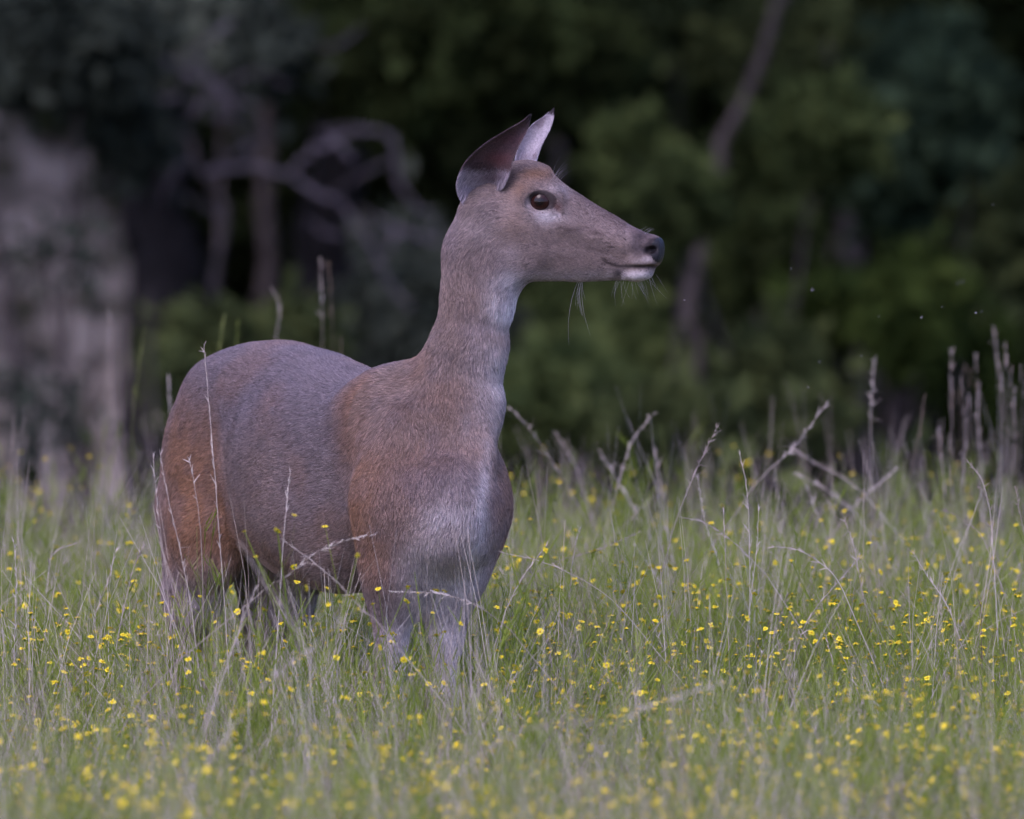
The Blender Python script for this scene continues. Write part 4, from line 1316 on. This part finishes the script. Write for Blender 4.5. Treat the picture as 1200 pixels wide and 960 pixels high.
NEAR_LAB = ['yellow wildflower with the left one of two blooms seen against the doe’s belly', 'yellow wildflower with the right one of two blooms seen against the doe’s belly',
 'lone yellow wildflower reaching up against the pale chest of the doe', 'yellow wildflower under the crossing stalks before the doe’s belly', 'yellow wildflower close below the middle of the doe’s belly',
 'yellow wildflower at the outer side of the doe’s near foreleg', 'yellow wildflower at the inner side of the doe’s near foreleg', 'left of two close yellow wildflowers between the doe’s forelegs',
 'right of two close yellow wildflowers between the doe’s forelegs', 'yellow wildflower low before the doe’s near foreleg', 'yellow wildflower before the doe’s near hind leg, the highest there',
 'yellow wildflower beside the doe’s near hind leg, upper of two', 'yellow wildflower beside the doe’s near hind leg, lower of two', 'yellow wildflower before the doe’s far hind leg, highest of its cluster',
 'yellow wildflower in the cluster before the doe’s far hind leg, left side', 'yellow wildflower in the cluster before the doe’s far hind leg, right side', 'yellow wildflower low between the doe’s hind legs',
 'yellow wildflower below the gap between the doe’s hind legs', 'yellow wildflower at the foot of the tall straight stalk by the rump', 'yellow wildflower where a fallen stalk meets the doe’s near foreleg',
 'yellow wildflower just right of the doe’s far foreleg']
near_fl = [(345, 604, -.9), (381, 617, -.75), (594, 641, -.5), (348, 682, -.5), (325, 622, -.9), (443, 690, -.45), (478, 688, -.5), (511, 692, -.55), (521, 693, -.5), (437, 574 + 134, -.5),
           (234, 699, -.6), (249, 718, -.5), (252, 729, -.55), (385, 709, -.9), (353, 725, -.6), (357, 732, -.6), (298, 746, -.7), (309, 765, -1.0), (260, 775, -1.0), (412, 700, -.6), (592, 712, -.3),
           (613, 642 + 60, .1), (583, 763, -.7), (607, 785, -1.1), (1014, 694, -.1), (1078, 695, .1), (938, 735, -.4), (884, 696, 0), (846, 593, 1.6)]
for i, (px_, py_, y_) in enumerate(near_fl):
    p = P(px_, py_, y_)
    if p[2] < .12: continue
    place_flower(p[0], p[1], p[2], rsf, i, at=p, **({'label': NEAR_LAB[i]} if i < len(NEAR_LAB) else {}))
nfl = 300 - len(near_fl)
k = 0
while k < nfl:
    y_ = rsf.uniform(-4.2, 2.2) if rsf.rand() < .55 else rsf.uniform(-1.6, 1.7)
    x_ = rsf.uniform(-1, 1) * (20 + y_) * .0400
    if vnoise(np.array([[x_, y_, 0.]]), 2.2, 6)[0] < rsf.uniform(.15, .5): continue
    uu = (np.array([x_, y_, 0]) - torg) @ BF / S; vv = (np.array([x_, y_, 0]) - torg) @ BV / S
    if -500 < uu < 200 and abs(vv) < 110: continue          # not through the doe
    place_flower(x_, y_, rsf.uniform(.30, .43), rsf, k)
    k += 1
# the rest of the same flowers, past the nearest three hundred
def far_flowers():
    rs = R(555); src = []
    for i in range(4):
        st, tips = FL_T[i]
        parts, mi = [], []
        V = np.empty(len(st.vertices) * 3); st.vertices.foreach_get('co', V); V = V.reshape(-1, 3)
        F = np.array([p.vertices[:] for p in st.polygons]); parts.append((V, F)); mi += [2] * len(F)
        for t in tips:
            v, f, m = flower_geo(rs, .0047, 8)
            parts.append((v @ np.array(Matrix.Rotation(rs.normal(0, .5), 3, 'X')) + t, f)); mi += m
        V, F = cat_meshes(parts)
        src.append(source('wildflower_tuft', V, F, mats=[M_YEL, M_EYE, M_STEM], midx=mi))
    n = 2300
    X = rs.uniform(-3.5, 3.5, n); Y = rs.uniform(-9.5, 3.6, n)
    m = 2300
    Y2 = rs.uniform(-4, 3.4, m); X2 = rs.uniform(-1, 1, m) * (20 + Y2) * .043
    X = np.concatenate([X, X2]); Y = np.concatenate([Y, Y2])
    keep = vnoise(np.stack([X, Y, X * 0], 1), 2.2, 6) > rs.uniform(.2, .55, len(X))
    keep &= (Y < 1.3) | (rs.rand(len(X)) < .22)
    uu = (np.stack([X, Y, X * 0], 1) - torg) @ BF / S; vv = (np.stack([X, Y, X * 0], 1) - torg) @ BV / S
    keep &= ~((uu > -500) & (uu < 200) & (np.abs(vv) < 110))
    keep &= ~((np.abs(X) > (20 + Y) * .0405 * 1.0) & (rs.rand(len(X)) < .2))
    X, Y = X[keep], Y[keep]; n = len(X)
    scatter('wildflowers', src, np.stack([X, Y, ground_z(X, Y)], 1), rs.uniform(0, 6.28, n), rs.normal(0, .08, (n, 2)), rs.uniform(.8, 1.3, n), rs.randint(0, 4, n))
far_flowers()

# --- dry grass stalks with feathery seed heads
def stalk(pts3, label, group='dry grass stalks', mat=None, r=.0010, head=.45, hairy=1.0, seed=0, cat='grass stalk', to_ground=True):
    rs = R(seed + 900)
    pts3 = [np.array(p, float) for p in pts3]          # tip first
    last = pts3[-1]
    g = float(ground_z(last[0], last[1]))
    if to_ground and last[2] > g + .03:
        d = last - pts3[-2]; d /= np.linalg.norm(d)
        hh_ = last[2] - g
        mid_ = last + d * hh_ * .45 + np.array([0, 0, -.12 * hh_]); pts3.append(mid_)
        q = mid_ + np.array([d[0] * .30, 0, -1.0]) * (mid_[2] - g)
        q[2] = float(ground_z(q[0], q[1])) - .005
        pts3.append(q)
    pts3 = pts3[::-1]
    base = pts3[0].copy()
    p = smooth_poly(pts3, 26) - base
    p[1:-1] += rs.normal(0, .00030, (24, 3))
    m = mat or M_DRY
    root = empty('dry_grass_stalk', base)
    props(root, label, cat, group)
    V, F = tube(p, np.linspace(r, r * .40, 26), 5)
    link('stem', mesh_np('stem', V, F, m), root)
    n0 = int(26 * (1 - head))
    parts = []
    for i in range(n0, 26):
        for k in range(2 if hairy < 1.5 else 3):
            b = p[i] if i == 25 else p[i] + (p[min(i + 1, 25)] - p[i]) * rs.rand()
            t = p[min(i + 1, 25)] - p[i - 1]; t /= np.linalg.norm(t) + 1e-9
            d = t + rs.normal(0, .28 * hairy, 3)
            L = rs.uniform(.008, .017) * (1.1 - .5 * (i - n0) / (26 - n0))
            parts.append(strip(arc(b, d, L, rs.normal(0, .3, 3), 3, rs), .0020, .0003, rs))
            if hairy > 1 and rs.rand() < .35:
                parts.append(strip(arc(b, t + rs.normal(0, .8, 3), L * 1.5, rs.normal(0, .5, 3), 3, rs), .0007, .0003, rs))
    V, F = cat_meshes(parts)
    link('seed_head', mesh_np('seed_head', V, F, m, smooth=False), root)['kind'] = 'stuff'
    return root
ST = [
 ([(239, 405), (242, 440), (247, 500), (253, 580), (262, 690), (265, 735)], -.42, 'tall straight pale stalk rising in front of the doe’s rump, the tallest before her', 1.0, .55),
 ([(222, 540), (229, 575), (236, 640), (239, 760)], -.45, 'straight stalk before the doe’s thigh, second and shorter of the three there', 1.0, .25),
 ([(188, 533), (196, 580), (210, 640), (222, 700), (229, 750)], -.45, 'feathery pale stalk bending along the rear edge of the doe’s thigh', 1.1, .6),
 ([(340, 553), (335, 600), (330, 665)], -.6, 'thin short stalk upright before the middle of the doe’s belly', .7, .3),
 ([(433, 628), (400, 635), (365, 652), (330, 680), (300, 700)], -.8, 'feathery stalk bent over to the right before the doe’s belly, tip by her foreleg', 1.3, .5),
 ([(333, 634), (362, 655), (395, 682), (425, 715), (455, 745)], -.8, 'feathery stalk falling to the left across the doe’s belly, crossing the bent one', 1.3, .6),
 ([(283, 640), (305, 675), (325, 705), (350, 745)], -2.4, 'blurred pale stalk leaning left beneath the doe’s flank', 1.4, .7),
 ([(405, 722), (365, 760), (325, 790), (290, 830)], -2.4, 'blurred stalk slanting up to the right below the doe’s belly', 1.4, .7),
 ([(300, 690), (287, 720), (275, 755), (262, 790)], -1.0, 'short stalk leaning right below the doe’s flank fold', 1.2, .6),
 ([(168, 640), (158, 662), (148, 700), (137, 755)], -.3, 'pale seed stalk standing left of the doe, leaning right', 1.2, .6),
 ([(136, 645), (127, 680), (112, 720), (104, 770)], .3, 'thinner stalk just left of the pale leaning one, left of the doe', 1.0, .5),
 ([(16, 635), (19, 680), (18, 730), (16, 790)], -.2, 'upright pale stalk nearest the left edge of the meadow', 1.1, .6),
 ([(88, 637), (62, 650), (55, 690), (52, 740)], .6, 'thin hooked stalk bowing to the right near the left edge', .9, .4),
 ([(128, 360), (130, 440), (136, 520), (150, 600)], 3.2, 'tall blurred stalk left of the doe, the leftmost tall one against the dark', 1.0, .3),
 ([(169, 388), (160, 450), (155, 510), (162, 610)], 2.8, 'tall blurred greenish stalk beside the doe’s tail, curved like a bow', 1.0, .3),
 ([(262, 374), (258, 400), (254, 450), (252, 560)], 2.6, 'short blurred stalk tip showing over the slope of the doe’s rump', .9, .3),
 ([(279, 380), (276, 410), (272, 470), (270, 560)], 2.7, 'fainter short stalk tip just right of the one over the rump slope', .9, .3),
 ([(320, 340), (328, 362), (324, 395), (320, 480), (318, 560)], 2.9, 'crooked stalk tip standing above the highest point of the doe’s rump', 1.2, .4),
 ([(375, 305), (377, 350), (378, 430), (380, 560)], 3.0, 'tall stalk over the doe’s back, left one of the close pair', 1.0, .3),
 ([(385, 311), (388, 350), (391, 430), (394, 560)], 3.1, 'tall stalk over the doe’s back, right one of the close pair', 1.0, .3),
 ([(400, 398), (399, 430), (398, 480), (398, 560)], 3.0, 'shortest stalk tip right of the close pair over the doe’s back', .8, .2),
 ([(197, 443), (199, 470), (200, 520), (202, 600)], 2.4, 'stalk tip showing just behind the doe’s hindquarters', .9, .3),
 ([(180, 535), (182, 570), (188, 620), (196, 690)], -.4, 'faint thin stalk close behind the feathery one at the doe’s thigh', .9, .4),
 ([(599, 480), (618, 500), (640, 530), (668, 575), (700, 640)], 2.0, 'blurred stalk leaning left over the meadow, nearest behind the doe’s chest', 1.3, .45),
 ([(652, 508), (668, 535), (684, 570), (695, 620)], 2.4, 'blurred stalk leaning left, second one to the right of the doe’s chest', 1.2, .4),
 ([(766, 485), (742, 515), (728, 555), (716, 600), (703, 660)], 1.8, 'blurred stalk leaning right, tip highest between the doe and the middle of the meadow', 1.3, .45),
 ([(704, 530), (722, 560), (745, 600), (765, 640)], 2.3, 'broad blurred stalk leaning left, crossing the right-leaning one', 1.8, .5),
 ([(768, 528), (772, 555), (778, 590), (785, 640)], 2.2, 'short blurred upright stalk in the middle of the meadow’s far edge', 1.1, .4),
 ([(840, 501), (826, 530), (812, 560), (796, 600), (780, 655)], .55, 'sharp bristly stalk leaning right, standing clear against the dark wood', 1.5, .45),
 ([(867, 533), (873, 560), (877, 600), (879, 680), (878, 770)], .3, 'sharp upright stalk with a bent tip right of the bristly leaning one', 1.3, .5),
 ([(889, 598), (887, 640), (881, 690), (876, 740)], .2, 'sharp pale upright stalk close beside the one with the bent tip', 1.1, .5),
 ([(848, 600), (850, 650), (852, 710), (855, 790)], -.1, 'plain straight stem without much seed, left of the two pale upright ones', .7, .2),
 ([(818, 560), (822, 590), (830, 625), (842, 660)], .9, 'short crooked stalk beneath the bristly leaning one', 1.3, .6),
 ([(968, 474), (945, 505), (925, 530), (900, 552), (870, 590)], 1.5, 'stalk leaning far right with its tip high against the dark wood', 1.5, .4),
 ([(1024, 423), (1022, 460), (1020, 500), (1022, 580)], 2.3, 'tall upright seed stalk, the thick one alone against the dark wood at right', 1.9, .35),
 ([(1083, 468), (1078, 500), (1070, 540), (1062, 600)], 2.2, 'brownish stalk leaning slightly right, between the tall thick one and the right-hand group', 1.1, .3),
 ([(1115, 412), (1114, 460), (1116, 520), (1114, 610)], 2.9, 'tall thin blurred stalk, first of the group at the right edge', 1.2, .3),
 ([(1165, 386), (1170, 430), (1177, 500), (1184, 600)], 3.0, 'tallest stalk of the group at the right edge', 1.3, .3),
 ([(1147, 452), (1146, 490), (1150, 540), (1152, 620)], 2.8, 'mid-height stalk between the two tall ones at the right edge', 1.3, .4),
 ([(1188, 470), (1190, 510), (1186, 560), (1184, 630)], 2.7, 'stalk at the very right edge beside the tallest one', 1.2, .4),
 ([(1130, 480), (1131, 520), (1128, 570), (1126, 640)], 2.6, 'lower stalk standing between the first and second of the right-edge group', 1.3, .4),
 ([(1100, 505), (1104, 540), (1108, 580), (1110, 640)], 2.4, 'short stalk to the left of the right-edge group', 1.2, .4),
 ([(1134, 541), (1150, 562), (1160, 600), (1164, 650), (1168, 720)], .4, 'sharp bristly stalk with its tip nodding left, near the right edge', 1.8, .5),
 ([(1190, 572), (1195, 600), (1205, 650), (1212, 700)], .3, 'bristly seed head cut by the right edge', 1.8, .6),
 ([(1108, 598), (1130, 610), (1150, 628), (1164, 660), (1180, 710)], .5, 'thin stalk bowing down to the left near the right edge', .9, .3),
 ([(932, 528), (960, 545), (995, 565), (1030, 600)], 2.0, 'blurred stalk leaning left, upper one of the crossing pair at right', 1.7, .5),
 ([(935, 556), (965, 572), (990, 590), (1015, 620)], 2.1, 'blurred stalk leaning left, lower one of the crossing pair at right', 1.5, .5),
 ([(1050, 550), (1030, 568), (1005, 590), (980, 620)], 2.0, 'blurred stalk leaning right across the crossing pair', 1.5, .5),
 ([(800, 606), (828, 614), (855, 632), (885, 660), (915, 700)], .3, 'sharp stalk lying over to the left in mid meadow, crossing the upright stems', 1.3, .5),
 ([(905, 641), (930, 643), (955, 655), (978, 676), (1000, 720)], .1, 'arched stalk bowed over to the left in the right half of the meadow', 1.2, .5),
 ([(990, 610), (1000, 640), (1008, 680), (1020, 740)], .4, 'stalk leaning left behind the arched one', 1.2, .5),
 ([(1070, 648), (1090, 680), (1110, 710), (1128, 760)], 0, 'stalk leaning left in the lower right of the sharp grass', 1.2, .5),
 ([(462, 694), (500, 694), (540, 702), (580, 724), (620, 765)], -.6, 'pale stalk lying over to the left across both forelegs of the doe', 1.2, .5),
 ([(640, 640), (617, 670), (600, 700), (585, 740)], -.3, 'thin stalk leaning right beside the doe’s far foreleg', .9, .4),
 ([(680, 620), (672, 650), (668, 690), (665, 740)], .4, 'slender upright stalk a little right of the doe', .9, .5),
 ([(748, 624), (712, 640), (675, 652), (640, 665)], .8, 'stalk bowed to the right just beside the doe’s chest', 1.1, .4),
 ([(590, 648), (640, 660), (700, 690), (750, 740)], -.2, 'thin bent stalk lying over toward the doe’s chest', .8, .3),
 ([(1006, 655), (975, 690), (945, 730), (925, 790)], -.3, 'stalk leaning right in the clear grass below the arched one', 1.2, .5),
 ([(690, 845), (640, 850), (600, 862), (545, 900)], -2.6, 'blurred stalk bowed right at the bottom of the frame', 1.5, .5),
 ([(845, 800), (800, 815), (745, 835), (700, 880)], -2.4, 'blurred stalk leaning right in the lower middle', 1.5, .5),
]
for i, (pp, y_, lab, hy, hd) in enumerate(ST):
    mt = M_DRYB if i in (19, 20, 35) else (M_STEM2 if i in (14, 15, 16) else M_DRY)
    stalk([P(a, b, y_) for a, b in pp], lab, mat=mt, r=.00080 if hy < 1.5 else .0009, head=hd, hairy=hy, seed=i)
# many more of the same, that nothing tells apart
rq = R(808)
protos = []
for i in range(14):
    L = rq.uniform(.34, .50); lean = rq.normal(0, .5); bend = rq.normal(0, .7)
    p = arc((0, 0, 0), (lean, rq.normal(0, .3), 1), L, (bend, rq.normal(0, .3), -abs(bend) * .3), 6, rq)
    off = np.array([0, -30.0 - i, 0])
    protos.append((p, i))
made = 0
kids = {}
while made < 232:
    p, i = protos[made % 14]
    y_ = rq.uniform(-4.6, 3.0); x_ = (rq.uniform(-1, 1) if rq.rand() < .5 else rq.uniform(.05, 1)) * (20 + y_) * .0415
    uu = (np.array([x_, y_, 0]) - torg) @ BF / S; vv = (np.array([x_, y_, 0]) - torg) @ BV / S
    if -520 < uu < 230 and abs(vv) < 150: continue
    if i not in kids:
        g0 = p + np.array([x_, y_, float(ground_z(x_, y_))])
        r0 = stalk(g0[::-1], 'pale dry grass stalk with a feathery head among the yellow flowers', mat=[M_DRY, M_DRY, M_DRYB][i % 3], head=.55, hairy=1.3, seed=300 + i, r=.0008, to_ground=False)
        kids[i] = r0
    else:
        src_ = kids[i]
        r0 = src_.copy(); COL.objects.link(r0)
        r0.location = (x_, y_, float(ground_z(x_, y_)) - .004); r0.rotation_euler = (0, 0, rq.uniform(0, 6.28))
        q = rq.uniform(.75, 1.15); r0.scale = (q, q, q)
        for ch in list(src_.children):
            c = ch.copy(); COL.objects.link(c); c.parent = r0
    made += 1

rg = R(919)
for i in range(20):                            # the thicket of thin stems at the right edge
    x_ = rg.uniform(1098, 1198); yt = rg.uniform(395, 500) + abs(x_ - 1160) * .5; yy_ = rg.uniform(2.2, 3.2); dx_ = rg.normal(0, 9)
    stalk([P(x_ + dx_, yt, yy_), P(x_ + dx_ * .6, yt + 45, yy_), P(x_, yt + 110, yy_), P(x_ - dx_ * .3, 620, yy_)], 'thin blurred stalk in the thicket of upright stems at the right edge', group='thicket of stalks at the right edge',
          mat=[M_DRY, M_DRYB][i % 3 == 0], r=.00030, head=.08, hairy=.3, seed=600 + i)
# --- gnats drifting over the grass at the right
gm, _, _, gb = nmat('gnat_body', .5, .4); gb.inputs['Base Color'].default_value = (.45, .42, .45, 1)
wmt, _, _, wb2 = nmat('gnat_wing', .3, .5); wb2.inputs['Base Color'].default_value = (.75, .73, .76, 1)
def gnats():
    sv, sf = sphere(1.0, 10, 6)
    V1 = sv * np.array([.0013, .0004, .0004]); V2 = sv * .0004 + np.array([.0014, 0, 0])
    Vb, Fb = cat_meshes([(V1, sf), (V2, sf)])
    bm_ = mesh_np('gnat', Vb, Fb, gm)
    wv = np.array([(0, 0, 0), (-.0007, .0006, .0003), (-.0002, .0017, .0007), (.0005, .0007, .0003)]); wf = [(0, 1, 2, 3)]
    w1 = mesh_np('wing', wv, wf, wmt); w2 = mesh_np('wing', wv * np.array([1, -1, 1]), wf, wmt)
    rs = R(44)
    for px_, py_, y_ in ((1164, 240, 1.2), (927, 315, .9), (952, 340, 1.4), (1122, 332, 1.9), (1128, 330, 2.0), (1104, 360, .8), (1150, 365, 1.3), (1144, 367, .9), (1030, 371, 1.2), (1080, 372, .9), (960, 424, 1.1), (1010, 417, 1.0), (947, 454, 1.0), (802, 352, .4)):
        o = link('gnat', bm_); o.location = P(px_, py_, y_); o.rotation_euler = (rs.normal(0, .3), rs.normal(0, .4), rs.uniform(0, 6.28))
        props(o, 'tiny pale gnat flying over the grass before the dark wood', 'gnat', 'gnats flying over the meadow')
        link('wing', w1, o); link('wing', w2, o)
gnats()
